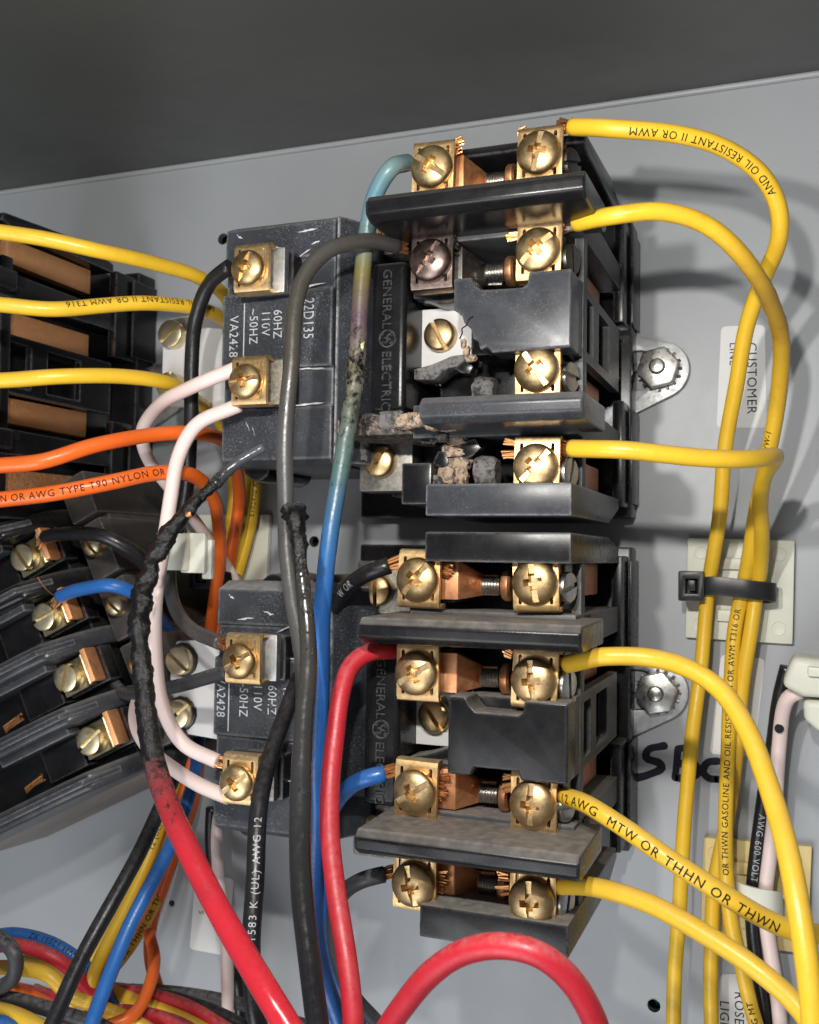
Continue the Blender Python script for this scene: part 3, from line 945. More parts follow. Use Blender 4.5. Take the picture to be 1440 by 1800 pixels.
    # coil terminals
    for s, ang in ((1, 70), (-1, 12)) if which == 'upper' else ((1, 33), (-1, 38)):
        w = {('upper', 1): 13.0, ('upper', -1): -9.1, ('lower', 1): 10.9, ('lower', -1): -12.0}[(which, s)]
        part('coil_terminal', box(MB(), -101.5, -92.4, w - 4.6, w + 4.0, 54, 60.2), bk, T, 0.3)
        part('terminal_plate', box(MB(), -102.5, -93.2, w - 4.6, w + 4.4, 60.3, 62.2), 'speckled' if s < 0 else 'zinc', T, 0.4)
        cl = link('terminal_clamp', CL['dusty' if dusty else 'brass'], T, at(-98.6, w - 0.2, 65.8) * MM - root * MM)
        cl.rotation_euler = (0, 0, random.uniform(-0.02, 0.05))
        cl.scale = (0.94, 1, 0.92)
        sc = link('screw', SC['brass'], cl, wv(-0.3, -0.4, 0.05) * MM)
        sc.rotation_euler = (0, math.radians(-ang), 0)
    # printed rating on the coil face
    tp = MB()
    rows = [('22D135', -90.8, 8.0, 3.3, 0.72), ('120V', -94.4, 6.2, 2.75, 0.85), ('60HZ', -97.5, 6.2, 2.75, 0.85), ('110V', -100.2, 6.2, 2.75, 0.85), ('~50HZ', -103.0, 6.8, 2.75, 0.85), ('VA2428', -107.6, 5.6, 2.9, 0.85)]
    if dusty:
        rows = [('120V', -93.6, 5.0, 2.75, 0.85), ('60HZ', -97.0, 5.0, 2.75, 0.85), ('110V', -100.2, 5.0, 2.75, 0.85), ('~50HZ', -103.4, 5.6, 2.75, 0.85), ('VA2428', -108.6, 6.0, 2.75, 0.85)]
    for t, u, w, sz, xs in rows:
        flat_text(tp, t, sz, at(u - 0.2, w, 58.0), (0, 0, -xs), (1, 0, 0), OUT, 0.05, 1.08, 0.0, (lambda p: noise.noise(p * 0.45) < 0.62))
    box(tp, -104.6 - (1.6 if dusty else 0), -104.35 - (1.6 if dusty else 0), -4.8, 8.0, 58.02, 58.06)
    part('printed_lettering', tp, 'print', coil)
    # chalky scuffs where the face has been scraped
    sc = MB()
    rr = random.Random(3 if which == 'upper' else 9)
    lines = [((-105, 17.5), (-101, 18.0)), ((-99, 19.5), (-96.5, 18.6)), ((-93, 21.6), (-88.5, 22.0)), ((-96, 15.2), (-90, 18.0)), ((-107, 22.4), (-105.6, 21.6)), ((-90, 19), (-88, 19.4)),
             ((-96.2, 10.3), (-86, 10.6)), ((-92, -6.0), (-86, -6.3)), ((-93, -13.4), (-86, -13.0)), ((-104, -16), (-103, -18)), ((-102.4, -17), (-101.8, -19))]
    for (a, b) in lines:
        n = 9
        top, bot = [], []
        for k in range(n):
            f = k / (n - 1)
            u, w = a[0] + (b[0] - a[0]) * f, a[1] + (b[1] - a[1]) * f + 0.35 * noise.noise(Vector((f * 4, a[0], 0)))
            wd = (0.1 + 0.28 * abs(noise.noise(Vector((f * 5, a[1], 3))))) * (1 - abs(2 * f - 1) ** 3)
            top.append((u, w + wd)); bot.append((u, w - wd))
        hh = 57.45 if abs(a[1]) > 13.45 else 58.05
        poly(sc, top + bot[::-1], hh, hh + 0.03)
    part('scuff_marks', sc, 'scuff', coil)
    return T, root

V_UP, V_LO = 42.6, -31.0
CU, rU = contactor(0, V_UP, 'upper', 'burnt contactor with crumbled middle poles beside the sticker reading CUSTOMER')
CLo, rL = contactor(0, V_LO, 'lower', 'dusty intact contactor between the burnt contactor and the looping red wires')
CLe, rE = contactor(-133, V_UP, 'left', 'contactor with four broad copper bars behind the yellow and orange wires')

# burnt debris on the upper contactor
def at(u, w, h):
    return wv(u, w + V_UP, h)
rr = random.Random(5)
def debris(mat, spots, parent=CU, name='burnt_fragment'):
    for (x, y, h, r, sx, sv) in spots:
        mb = MB()
        chunk(mb, px(x, y, h), r, rr.random() * 90, sx, sv, 0.9, 0.32, 3, 0.8)
        part(name, mb, mat, parent)
debris('char', [(742, 738, 66, 1.5, 2.0, .9), (762, 749, 66, 1.2, 1.2, .8), (790, 751, 65, 1.1, 1.6, .8), (716, 741, 62, 1.5, 1.6, 1.1), (806, 776, 60, 1.5, 1.4, .8), (800, 796, 60, 1.7, 1.5, .6), (788, 790, 60, 1.2, 1.0, .8),
                (806, 815, 60, 1.7, 1.6, .7), (786, 836, 62, 1.6, 1.2, 1.1), (812, 838, 61, 1.5, .9, 1.3), (815, 604, 66.2, 0.7, .7, 1.3), (821, 618, 65.4, .8, .8, 1.2), (828, 630, 64.6, .9, 1.1, .8)])
debris('ash', [(692, 740, 60, 1.9, 1.6, 1.0), (660, 742, 56, 1.9, 1.9, 1.0), (778, 770, 62, 1.1, 1.2, .8), (640, 790, 50, 1.5, .8, 1.9), (765, 850, 64, 1.3, 1.0, 1.2)])
for k, (x, y, h) in enumerate(((770, 762, 60), (824, 788, 61), (778, 812, 61), (822, 648, 62), (748, 760, 60))):
    q = px(x, y, h)
    pts = [(q.x + (1.2 + 1.3 * rr.random()) * math.cos(t * 1.05), q.z + (1.0 + 1.8 * rr.random()) * math.sin(t * 1.05)) for t in range(6)]
    part('broken_shard', MB().prism(pts, 'h', h - 2.5, h + rr.random()), 'black', CU, 0.15)
for (x, y, h) in ((852, 690, 60), (855, 830, 60)):
    mb = MB().lathe(px(x, y, h) + Vector((-2, 0, 0)), (1, 0, 0), [(1.6, 0), (2.7, 0.3), (2.9, 1.2), (2.8, 3.4), (2.3, 4.2)], 22)
    for k, p in enumerate(mb.v):
        mb.v[k] = p + Vector((noise.noise(p * 0.9), noise.noise(p * 0.9 + Vector((9, 9, 9))), noise.noise(p * 1.1 + Vector((4, 0, 4))))) * 0.35
    part('burnt_contact', mb, 'ash', CU)
part('soot_ledge', MB().box(-82, -59.8, -20.2 + V_UP, -16.4 + V_UP, 40.2, 61), 'charcrust', CU, 0.8)
part('broken_wall', MB().box(-66.5, -60.8, -33.5 + V_UP, -26 + V_UP, 47.1, 66), 'black', CU, 0.4)
cr = MB()
cp = [px(x, y, 67.25) for x, y in ((808, 596), (813, 584), (812, 578), (820, 572), (824, 562), (832, 556))]
cp, _ = spline(cp, 0.3)
for a, b in zip(cp, cp[1:]):
    cr.cyl(a, b - a, 0.13, (b - a).length, 5)
part('crack', cr, 'dark', CU)

# ------------------------------------------------------------------ rotated terminal block at the lower left
TA, TB_ = (0.446, -0.895), (0.895, 0.446)          # along the row, across it
t0 = uv(32, 980, 48)
def tb(a, b, h):
    return wv(t0[0] + TA[0] * a + TB_[0] * b, t0[1] + TA[1] * a + TB_[1] * b, h)
def tbox(mb, a0, a1, b0, b1, h0, h1):
    vs = [tb(a, b, h) for h in (h0, h1) for a, b in ((a0, b0), (a1, b0), (a1, b1), (a0, b1))]
    return mb.add(vs, [[0, 1, 2, 3], [7, 6, 5, 4], [0, 4, 5, 1], [1, 5, 6, 2], [2, 6, 7, 3], [3, 7, 4, 0]])
def tprism(mb, pts, a0, a1):
    """profile in (b, h) extruded along the row"""
    n = len(pts)
    vs = [tb(a0, b, h) for b, h in pts] + [tb(a1, b, h) for b, h in pts]
    return mb.add(vs, [list(range(n)), list(range(2 * n - 1, n - 1, -1))] + [[i, n + i, n + (i + 1) % n, (i + 1) % n] for i in range(n)])
PIT = 15.3
rT = tb(20, -10, 0)
TBk = thing('terminal_block', rT, 'black terminal block of slotted brass screws between raised barriers, mounted askew', 'terminal block')
part('body', tbox(MB(), -16, 54.5, -62, 9.5, 0.3, 27.5), 'black', TBk, 0.6)
sl = [tb(a, b, h) for b in (-62, 8.5) for a, h in ((54.6, 1.0), (58.2, 1.0), (58.0, 4.0), (56.6, 40.0), (54.6, 40.0))]
part('side_laminate', MB().add(sl, [[0, 1, 2, 3, 4], [9, 8, 7, 6, 5]] + [[k, 5 + k, 5 + (k + 1) % 5, (k + 1) % 5] for k in range(5)]), 'lamin', TBk, 0.3)
for i in range(-1, 3):
    part('shelf', tbox(MB(), i * PIT - 2.6 if i >= 0 else -15, i * PIT + 11.4, 9.6, 17.5, 0.3, 37.6), 'shelf', TBk, 0.6)
part('shelf', tbox(MB(), 3 * PIT - 2.6, 53.5, 9.6, 17.5, 0.3, 37.6), 'shelf', TBk, 0.6)
part('shelf_base', tbox(MB(), -14.5, 53.4, 9.7, 17.0, 0.2, 33), 'shelf', TBk, 0.4)
part('bed', tbox(MB(), -15.5, 54.4, -62, 5.0, 27.6, 38), 'black', TBk, 0.5)
for i in range(-1, 5):
    a = (i + 0.52) * PIT - 1.1
    if i == 4:
        continue
    pr = [(-62, 27.6), (9.2, 27.6), (9.2, 37.5), (8.2, 41.5), (5.6, 46.0), (0.6, 51.8), (-5, 53.2), (-12, 53.6), (-62, 56)]
    bar = part('barrier', tprism(MB(), pr, a - 0.4, a + 4.0), 'sooty' if i > 0 else 'black', TBk, 1.1, seg=3)
    part('ridge', tprism(MB(), [(-62, 55.2), (-10.2, 52.8), (-0.4, 51.8), (5.0, 45.5), (5.6, 46.4), (0.2, 53.6), (-10, 54.6), (-62, 57.2)], a + 1.0, a + 2.5), 'sooty', TBk, 0.3)
    pr2 = [(-22, 46), (-2.5, 45.2), (-2.5, 49.0), (-22, 50.5)]
    if i < 3:
        part('rail', tprism(MB(), pr2, a + 3.7, a + 5.6), 'sooty', TBk, 0.3)
TBANG = (-48, 28, 78, 45)
for i in range(4):
    a = i * PIT
    part('pillar', tbox(MB(), a - 4.3, a + 4.6, -16, -4.6, 38.1, 44.2), 'black', TBk, 0.4)
    part('screw_seat', tbox(MB(), a - 4.2, a + 4.2, -3.6, 8.2, 38.1, 42.5), 'black', TBk, 0.3)
    cl = part('saddle_washer', tprism(MB(), [(-3.8, 42.6), (4.6, 42.6), (5.6, 45.4), (5.0, 46.0), (3.2, 44.4), (-3.8, 44.2)], a - 3.7, a + 3.7), 'brass_pale', TBk, 0.3)
    screw('slotpale', tb(a, 0, 44.4), TBANG[i], TBk, rT)
    part('copper_tab', tprism(MB(), [(5.9, 42.6), (7.3, 42.6), (7.3, 46.6), (5.9, 46.8)], a - 4.4, a + 3.6), 'copper_bar', TBk, 0.35, label=None)
    part('peg', MB().cyl(tb(a + 4.5, 11.6, 37.65), OUT, 1.5, 0.2, 20), 'dark', TBk)
    if i < 3:
        screw('slotround', tb(a + 3.8, 14.4, 37.5), 130 + 8 * i, TBk, rT)
    if i > 1:
        mb = MB()
        for k in range(9):
            p = tb(a + 2 + random.uniform(-0.8, 0.8), -19 - random.uniform(0, 1), 42 + random.uniform(-0.6, 0.6))
            q = tb(a + 3 + random.uniform(-1, 1), -25, 42.5)
            mb.cyl(p, q - p, 0.26, (q - p).length, 6)
        part('copper_strands', mb, 'strand', TBk, kind='stuff')

# ------------------------------------------------------------------ wires
G_Y = 'yellow wires'
YR = 1.55
w1 = wire('yellow_wire', 'yellow wire looping from the topmost terminal, printed RESISTANT along its arch', 'yellow',
     [(1005, 223, 62.4), (1080, 224, 65), (1180, 232, 62), (1270, 258, 58), (1335, 303, 54), (1366, 360, 50), (1368, 420, 46), (1342, 490, 40), (1315, 570, 34), (1296, 660, 28), (1281, 760, 22), (1269, 870, 17), (1256, 980, 11), (1248, 1035, 8), (1238, 1120, 8), (1222, 1270, 11), (1210, 1400, 13), (1198, 1550, 16), (1188, 1700, 18), (1184, 1870, 18)], YR)
strands(w1, 0, 3.2)
wire_text(w1, 'AND OIL RESISTANT II OR AWM', 4.55, 1.75, 0.15, True)
w2 = wire('yellow_wire', 'yellow wire with a dulled melted bend, leaving the second terminal of the burnt contactor', 'wvar',
     [(1013, 392, 62.6), (1080, 380, 66), (1165, 371, 64), (1245, 395, 60), (1305, 448, 56), (1350, 515, 50), (1374, 590, 42), (1371, 680, 34), (1354, 780, 27), (1333, 880, 20), (1316, 970, 13), (1305, 1035, 8), (1292, 1120, 8), (1282, 1250, 10), (1277, 1400, 12), (1276, 1520, 12), (1284, 1620, 12), (1310, 1720, 12), (1340, 1840, 12)], YR, cols=[(*YEL, 0)] * 4 + [(*lin((200, 158, 44)), 0), (*lin((150, 116, 44)), 0), (*lin((176, 138, 40)), 0), (*lin((208, 166, 44)), 0)] + [(*YEL, 0)] * 11, lump=[0, 0, 0, 0, 0.04, 0.14, 0.08] + [0] * 12)
strands(w2, 0, 3.2)
wire_text(w2, 'OR THWN GASOLINE AND OIL RESISTANT II OR AWM T316 OR', 15.2, 1.7, 0.1, True)
wire_text(w2, 'VW-1', 8.1, 1.6, 0.5, True)
wire_text(w2, 'AWG MT', 17.9, 1.7, 0.1, True)
w4 = wire('yellow_wire', 'yellow wire running straight from the burnt contactor, then doubling back under itself', 'yellow',
     [(1004, 788, 62.6), (1080, 791, 65), (1200, 800, 62), (1290, 806, 58), (1340, 806, 53), (1362, 803, 47), (1360, 814, 40), (1344, 835, 34), (1337, 880, 27), (1341, 940, 19), (1338, 1000, 11), (1330, 1040, 8), (1320, 1100, 8), (1310, 1180, 8), (1300, 1280, 8), (1288, 1400, 7), (1272, 1480, 7), (1256, 1560, 8), (1250, 1700, 9), (1252, 1870, 9)], YR)
strands(w4, 0, 3.4, drift=(0, 0, 0.2))
w5 = wire('yellow_wire', 'yellow wire arching from the dusty contactor over the lower mounting nut', 'yellow',
     [(997, 1168, 62.6), (1060, 1158, 66), (1140, 1158, 66), (1210, 1178, 68), (1268, 1218, 70), (1314, 1288, 74), (1350, 1380, 80), (1384, 1490, 87), (1408, 1600, 92), (1425, 1720, 95), (1434, 1870, 97)], YR)
strands(w5, 0, 2.6)
w6 = wire('yellow_wire', 'yellow wire printed 12 AWG MTW OR THHN slanting down from the dusty contactor', 'yellow',
     [(994, 1400, 62.8), (1040, 1417, 68), (1110, 1460, 70), (1190, 1520, 72), (1275, 1576, 72), (1340, 1612, 70), (1395, 1634, 68), (1450, 1640, 64), (1500, 1640, 60)], YR)
strands(w6, 0, 3.2, drift=(0, 0, 0.6))
wire_text(w6, '12 AWG  MTW OR THHN OR THWN', 0.12, 2.05, -0.25, False, space=1.2)
w7 = wire('yellow_wire', 'plain yellow wire leaving the lowest terminal of the dusty contactor', 'yellow',
     [(982, 1557, 62.6), (1060, 1562, 69), (1150, 1590, 72), (1240, 1642, 75), (1330, 1705, 78), (1410, 1780, 80), (1450, 1840, 82)], YR)
strands(w7, 0, 2.5)
for p, d in (((898, 402, 64), (-1, 0, 0)), ((892, 790, 64), (-1, 0, 0.1))):
    pass
tuft(w2.o, px(908, 408, 62.2), (-1, 0, -0.05), 9, 2.0, 2.0)
tuft(w4.o, px(900, 790, 62.2), (-1, 0, -0.05), 9, 2.0, 2.0)
tuft(w1.o, px(918, 233, 62.2), (-1, 0, -0.1), 6, 0.9, 1.2)
tuft(w6.o, px(893, 1375, 62.2), (-1, 0, -0.1), 8, 1.2, 1.8)
tuft(w7.o, px(888, 1555, 62.2), (-1, 0, -0.1), 8, 1.7, 2.2)
tuft(w5.o, px(893, 1150, 62.2), (-1, 0, 0.3), 5, 1.0, 1.0)

# left-hand wires that cross the contactor with copper bars and drop behind the coils
yl1 = wire('yellow_wire', 'plain yellow wire sloping across the top of the contactor with copper bars', 'yellow',
     [(-70, 398, 85), (0, 408, 82), (90, 423, 77), (180, 444, 70), (280, 468, 58), (350, 487, 48), (400, 530, 32), (432, 640, 17), (440, 780, 11), (432, 880, 10), (408, 1000, 8), (378, 1130, 8), (345, 1260, 12), (312, 1400, 18), (268, 1500, 24), (196, 1630, 30), (150, 1705, 33), (110, 1800, 34)], YR)
yl2 = wire('yellow_wire', 'yellow wire printed OIL RESISTANT II crossing the copper bars', 'yellow',
     [(-70, 532, 85), (0, 537, 82), (80, 543, 77), (180, 536, 68), (280, 534, 58), (372, 552, 44), (432, 620, 22), (452, 760, 9), (445, 900, 7), (425, 980, 7), (396, 1100, 6), (368, 1230, 8), (334, 1390, 12), (306, 1500, 16), (262, 1610, 22), (200, 1700, 28), (130, 1760, 30), (60, 1740, 30)], YR)
wire_text(yl2, 'AND OIL RESISTANT II OR AWM T316', 4.95, 1.75, -0.55, True)
wire_text(yl2, 'E102470 A', 8.1, 1.7, 0.1, True)
wire_text(yl2, '12 AWG MTW OR THHN OR THWN', 15.9, 1.9, -0.1, True)
yl3 = wire('yellow_wire', 'plain yellow wire crossing the middle of the copper bars', 'yellow',
     [(-70, 676, 85), (0, 671, 82), (100, 661, 77), (200, 661, 68), (290, 673, 57), (345, 702, 42), (395, 760, 22), (412, 860, 12), (398, 960, 9), (368, 1100, 8), (344, 1220, 10), (318, 1350, 16), (276, 1470, 26), (222, 1590, 34), (170, 1700, 40), (150, 1760, 40)], YR)
wire_text(yl3, '12 (UL)', 12.2, 1.7, 0.2, True)
o1 = wire('orange_wire', 'plain orange wire rising across the copper bars', 'orange',
     [(-70, 822, 85), (0, 818, 82), (80, 810, 79), (170, 782, 72), (260, 763, 62), (352, 760, 52), (405, 790, 34), (420, 870, 18), (408, 960, 13), (388, 1080, 10), (360, 1230, 14), (342, 1400, 18), (300, 1520, 20), (268, 1620, 20), (265, 1690, 20), (285, 1760, 20)], YR)
o2 = wire('orange_wire', 'orange wire printed T90 NYLON bending down past the bare wire end', 'orange',
     [(-70, 884, 85), (0, 878, 82), (100, 866, 79), (200, 846, 73), (270, 832, 66), (330, 834, 58), (370, 868, 46), (388, 930, 32), (384, 1010, 20), (368, 1120, 14), (352, 1230, 16), (330, 1380, 20), (280, 1530, 30), (220, 1650, 34), (140, 1745, 34)], YR)
wire_text(o2, 'THWN OR AWG TYPE T90 NYLON OR MT', 0.55, 1.85, 0.1, False)

# wires on the coil terminals
bk1 = wire('black_wire', 'black wire linking the two coils, bowing down through the ivory clip', 'wvar',
     [(404, 468, 63), (368, 498, 61), (343, 565, 58), (335, 650, 56), (334, 750, 54), (327, 850, 50), (308, 930, 46), (297, 1000, 45), (306, 1062, 48), (338, 1106, 56), (388, 1130, 63)], 1.5,
     cols=[BLK, BLK, BLK, BLK, BLK, BLK, BLK, (0.03, 0.03, 0.032), (0.07, 0.068, 0.065), (0.085, 0.08, 0.075), (0.06, 0.055, 0.05)])
strands(bk1, 1, 2.2)
wa = wire('white_wire', 'pinkish white wire curling left from the upper coil and passing behind the lower one', 'white',
     [(414, 648, 63.2), (350, 674, 63), (285, 708, 58), (247, 755, 52), (258, 806, 45), (302, 862, 34), (352, 930, 22), (402, 1000, 13), (440, 1080, 10), (450, 1200, 10), (420, 1340, 12), (384, 1440, 16), (383, 1530, 20), (396, 1640, 22), (402, 1760, 24), (400, 1860, 24)], 1.45)
wb = wire('white_wire', 'pinkish white wire joining the upper coil to the lower coil', 'white',
     [(420, 712, 63.2), (350, 744, 64), (316, 798, 64), (297, 880, 64), (284, 960, 64), (273, 1050, 64), (272, 1150, 64), (287, 1240, 64), (322, 1304, 64), (382, 1338, 63.4)], 1.45)
wc = wire('white_wire', 'pinkish white wire looping left from the lower coil terminal', 'white',
     [(403, 1402, 63.0), (360, 1384, 63), (312, 1358, 60), (258, 1312, 55), (238, 1266, 50), (246, 1222, 44), (268, 1192, 38), (300, 1150, 24), (340, 1100, 12)], 1.45)
strands(wb, 1, 1.8, 1.2, 8)
gw = wire('grey_wire', 'short dusty black wire curving left off the lower coil terminal', 'wgrey',
     [(402, 1180, 63), (340, 1200, 58), (288, 1213, 52), (240, 1222, 46), (205, 1205, 38), (188, 1150, 30)], 1.45)

# the burnt wires
CH, CH2, SO = (0.004, 0.004, 0.005), (0.007, 0.007, 0.008), (0.03, 0.03, 0.033)
RT = (*lin((98, 52, 54)), 0.50)
chw = wire('charred_wire', 'charred red wire blackened over half its length with a bare melted end', 'wchar',
     [(462, 786, 66), (425, 808, 68), (380, 846, 70), (335, 888, 74), (292, 945, 78), (258, 1010, 82), (244, 1080, 86), (245, 1150, 88), (251, 1220, 90), (262, 1290, 92), (276, 1350, 94), (300, 1425, 97), (335, 1500, 100), (402, 1630, 105), (470, 1740, 110), (540, 1850, 112)], 1.85,
     cols=[(0.10, 0.11, 0.13, 0.0), (0.07, 0.075, 0.09, 0.1), (*SO, 0.5), (*SO, 0.9), (*SO, 1.0), (*SO, 1.0), (*SO, 1.0), (*SO, 1.0), (*SO, 0.95), (0.09, 0.05, 0.05, 0.66), RT, (*lin((150, 38, 44)), 0.34), (*lin((180, 36, 48)), 0.16), (*RED, 0.05), (*RED, 0.0), (*RED, 0.0)],
     rad=[0.5, 0.55, 0.6, 0.68, 0.8, 0.86, 0.86, 0.85, 0.88, 0.95, 1.0, 1.0, 1.0, 1.0, 1.0, 1.0],
     lump=[0.12, 0.12, 0.25, 0.5, 0.7, 0.65, 0.6, 0.5, 0.4, 0.15, 0.03, 0, 0, 0, 0, 0], sides=26, step=0.45)
part('bare_copper_spot', chunk(MB(), px(330, 904, 75.6), 0.8, 3.3, 1.1, 0.8, 0.6, 0.4), 'strand', chw.o)
GB = (0.050, 0.046, 0.038)
ga = wire('scorched_wire', 'scorched shiny grey wire arching out of the browned terminal', 'wvar',
     [(700, 433, 63), (645, 424, 68), (575, 438, 74), (534, 486, 77), (515, 560, 79), (509, 650, 80), (505, 750, 80), (503, 850, 80), (505, 950, 80), (515, 1050, 80), (527, 1150, 80), (532, 1250, 80), (527, 1400, 80), (530, 1550, 82), (548, 1700, 84), (572, 1860, 86)], 1.45,
     cols=[(0.03, 0.028, 0.027), (0.045, 0.038, 0.034), (0.06, 0.055, 0.05), GB, GB, GB, (0.062, 0.062, 0.062), (0.066, 0.066, 0.066), (0.055, 0.053, 0.05), (0.07, 0.068, 0.062), (0.05, 0.05, 0.05), CH2, CH2, CH2, CH2, CH2],
     lump=[0.12, 0.1, 0, 0, 0, 0, 0, 0, 0.05, 0.05, 0.05, 0, 0, 0, 0, 0], sides=18)
strands(ga, 0, 2.0)
gb = wire('charred_wire', 'sooty black wire with a burst melted tip lying along the scorched grey wire', 'wchar',
     [(519, 896, 83), (521, 925, 85), (528, 990, 86), (538, 1080, 87), (543, 1170, 88), (534, 1280, 90), (527, 1400, 92), (530, 1540, 94), (548, 1700, 97), (572, 1870, 100)], 1.5,
     cols=[(*CH, 1.0), (*CH, 1.0), (0.03, 0.027, 0.024, 0.5), (0.035, 0.032, 0.028, 0.35), (0.04, 0.037, 0.033, 0.3), (0.032, 0.031, 0.03, 0.25), (0.026, 0.026, 0.027, 0.3), (0.02, 0.02, 0.021, 0.2), (*BLK, 0.1), (*BLK, 0.1)],
     rad=[1.0, 0.95, 0.7, 0.85, 0.95, 1.05, 1.15, 1.15, 1.15, 1.15], lump=[1.3, 0.8, 0.12, 0.08, 0.06, 0.04, 0.03, 0.02, 0.0, 0], sides=22, step=0.5)
TE = lin((104, 130, 132))
bl1 = wire('blue_wire', 'blue wire bleached teal and blistered beside the embossed strip', 'wvar',
     [(716, 286, 62.6), (688, 300, 67), (660, 342, 66), (646, 400, 65), (638, 480, 65), (634, 560, 65), (629, 640, 66), (616, 730, 68), (597, 830, 70), (579, 930, 72), (569, 1040, 72), (565, 1150, 71), (561, 1280, 70), (556, 1400, 69), (552, 1550, 68), (566, 1690, 68), (612, 1850, 68)], 1.6,
     cols=[(*TE, 0.2), (*TE, 0.22), (*lin((88, 124, 138)), 0.15), (*lin((98, 126, 132)), 0.2), (*lin((112, 104, 58)), 0.28), (*lin((92, 74, 86)), 0.38), (*lin((120, 112, 92)), 0.52), (*lin((92, 100, 88)), 0.42), (*lin((78, 104, 104)), 0.32), (*lin((52, 98, 140)), 0.22), (*BLU, 0.1), (*BLU, 0), (*BLU, 0), (*BLU, 0), (*lin((28, 70, 130)), 0), (*lin((28, 60, 110)), 0), (*BLU, 0)],
     lump=[0, 0, 0, 0, 0, 0.03, 0.26, 0.2, 0.05, 0, 0, 0, 0, 0, 0, 0, 0], sides=20, step=0.6)
part('blister', chunk(MB(), px(633, 612, 66.2), 0.85, 8.1, 0.9, 2.2, 0.6, 0.5, 3), m_flat('raw_insulation', lin((196, 204, 150)), 0.5), bl1.o)
strands(bl1, 0, 1.2, 1.2, 8)
tuft(bl1.o, px(793, 262, 62.2), (1, 0, -0.1), 10, 2.6, 1.8)
tuft(ga.o, px(793, 432, 62.2), (1, 0, -0.1), 8, 1.8, 1.5, 'strand_black')
blw = wire('black_wire', 'black wire printed AWG E51583 curving down from the dusty contactor', 'wblack',
     [(684, 994, 62.6), (642, 1008, 63), (606, 1040, 58), (580, 1085, 54), (556, 1130, 54), (522, 1205, 58), (492, 1280, 65), (467, 1360, 73), (452, 1450, 79), (447, 1560, 83), (444, 1680, 86), (452, 1790, 88), (470, 1880, 88)], 1.6)
strands(blw, 0, 2.6)
wire_text(blw, 'E51583 K (UL) AWG 12', 10.0, 1.75, 0.0, True, 'print', 1.25)
wire_text(blw, 'W OR', 2.0, 2.0, 0.1, True, 'print', 1.2)
tuft(blw.o, px(778, 995, 62.2), (1, 0, -0.1), 10, 2.2, 1.9)
rd1 = wire('red_wire', 'red wire dropping from the second left terminal of the dusty contactor', 'red',
     [(692, 1143, 62.4), (652, 1146, 68), (617, 1170, 71), (598, 1220, 74), (588, 1300, 77), (580, 1400, 81), (580, 1470, 84), (592, 1570, 88), (609, 1680, 92), (620, 1800, 95), (622, 1880, 96)], 1.65)
bl2 = wire('blue_wire', 'blue wire hooking down from the third left terminal of the dusty contactor', 'blue',
     [(676, 1360, 62.6), (640, 1370, 64), (604, 1394, 60), (580, 1432, 56), (565, 1500, 52), (562, 1600, 50), (580, 1700, 48), (622, 1790, 46), (670, 1870, 45)], 1.6)
strands(bl2, 0, 2.2)
tuft(bl2.o, px(770, 1385, 62.2), (1, 0, -0.2), 12, 2.2, 2.4)
bk3 = wire('black_wire', 'dusty black wire hooking down from the lowest left terminal of the dusty contactor', 'wgrey',
     [(676, 1537, 62.6), (642, 1545, 64), (606, 1568, 60), (588, 1610, 56), (590, 1680, 52), (620, 1745, 48), (672, 1800, 45), (720, 1870, 44)], 1.5)
strands(bk3, 0, 2.4)
tuft(bk3.o, px(770, 1550, 62.2), (1, 0, -0.2), 10, 1.8, 2.2)
rd2 = wire('red_wire', 'red wire arched like a bow below the dusty contactor', 'red',
     [(640, 1880, 96), (700, 1780, 102), (760, 1708, 107), (820, 1672, 109), (880, 1664, 110), (940, 1678, 110), (1000, 1726, 108), (1045, 1800, 105), (1070, 1880, 102)], 1.65)

# wires from the terminal block down to the pile
tbb = wire('blue_wire', 'blue wire from the terminal block crossing the yellow bundle', 'blue',
     [(106, 1048, 48), (150, 1034, 51), (200, 1030, 52), (248, 1048, 46), (280, 1085, 32), (306, 1120, 22), (336, 1180, 14), (352, 1270, 16), (344, 1350, 28), (318, 1440, 40), (272, 1540, 52), (222, 1640, 60), (172, 1760, 66), (140, 1870, 70)], 1.55)
strands(tbb, 0, 2.0, 1.4, 12, drift=(-0.6, 0, -1.6))
wisp, _ = spline([px(x, y, h) for x, y, h in ((100, 1048, 47.5), (88, 1042, 50), (75, 1028, 52), (66, 1014, 53.5))], 0.4)
wm = MB()
for a_, b_ in zip(wisp, wisp[1:]):
    wm.cyl(a_, b_ - a_, 0.13, (b_ - a_).length, 5)
part('stray_strand', wm, 'strand', tbb.o)
tbk = wire('black_wire', 'shiny black wire from the terminal block slanting down to the pile', 'wblack',
     [(80, 944, 48), (130, 937, 51), (190, 944, 52), (250, 980, 46), (286, 1040, 32), (320, 1120, 18), (336, 1220, 16), (322, 1320, 28), (292, 1400, 42), (248, 1490, 54), (188, 1600, 64), (140, 1690, 70), (96, 1790, 75), (60, 1880, 78)], 1.6)
strands(tbk, 0, 1.8, 1.4, 12, drift=(-0.5, 0, -1.4))
bk4 = wire('black_wire', 'black wire hanging beside the white wire under the lower coil', 'wblack',
     [(372, 1420, 12), (372, 1500, 12), (392, 1600, 13), (415, 1700, 14), (425, 1800, 14), (430, 1870, 14)], 1.5)

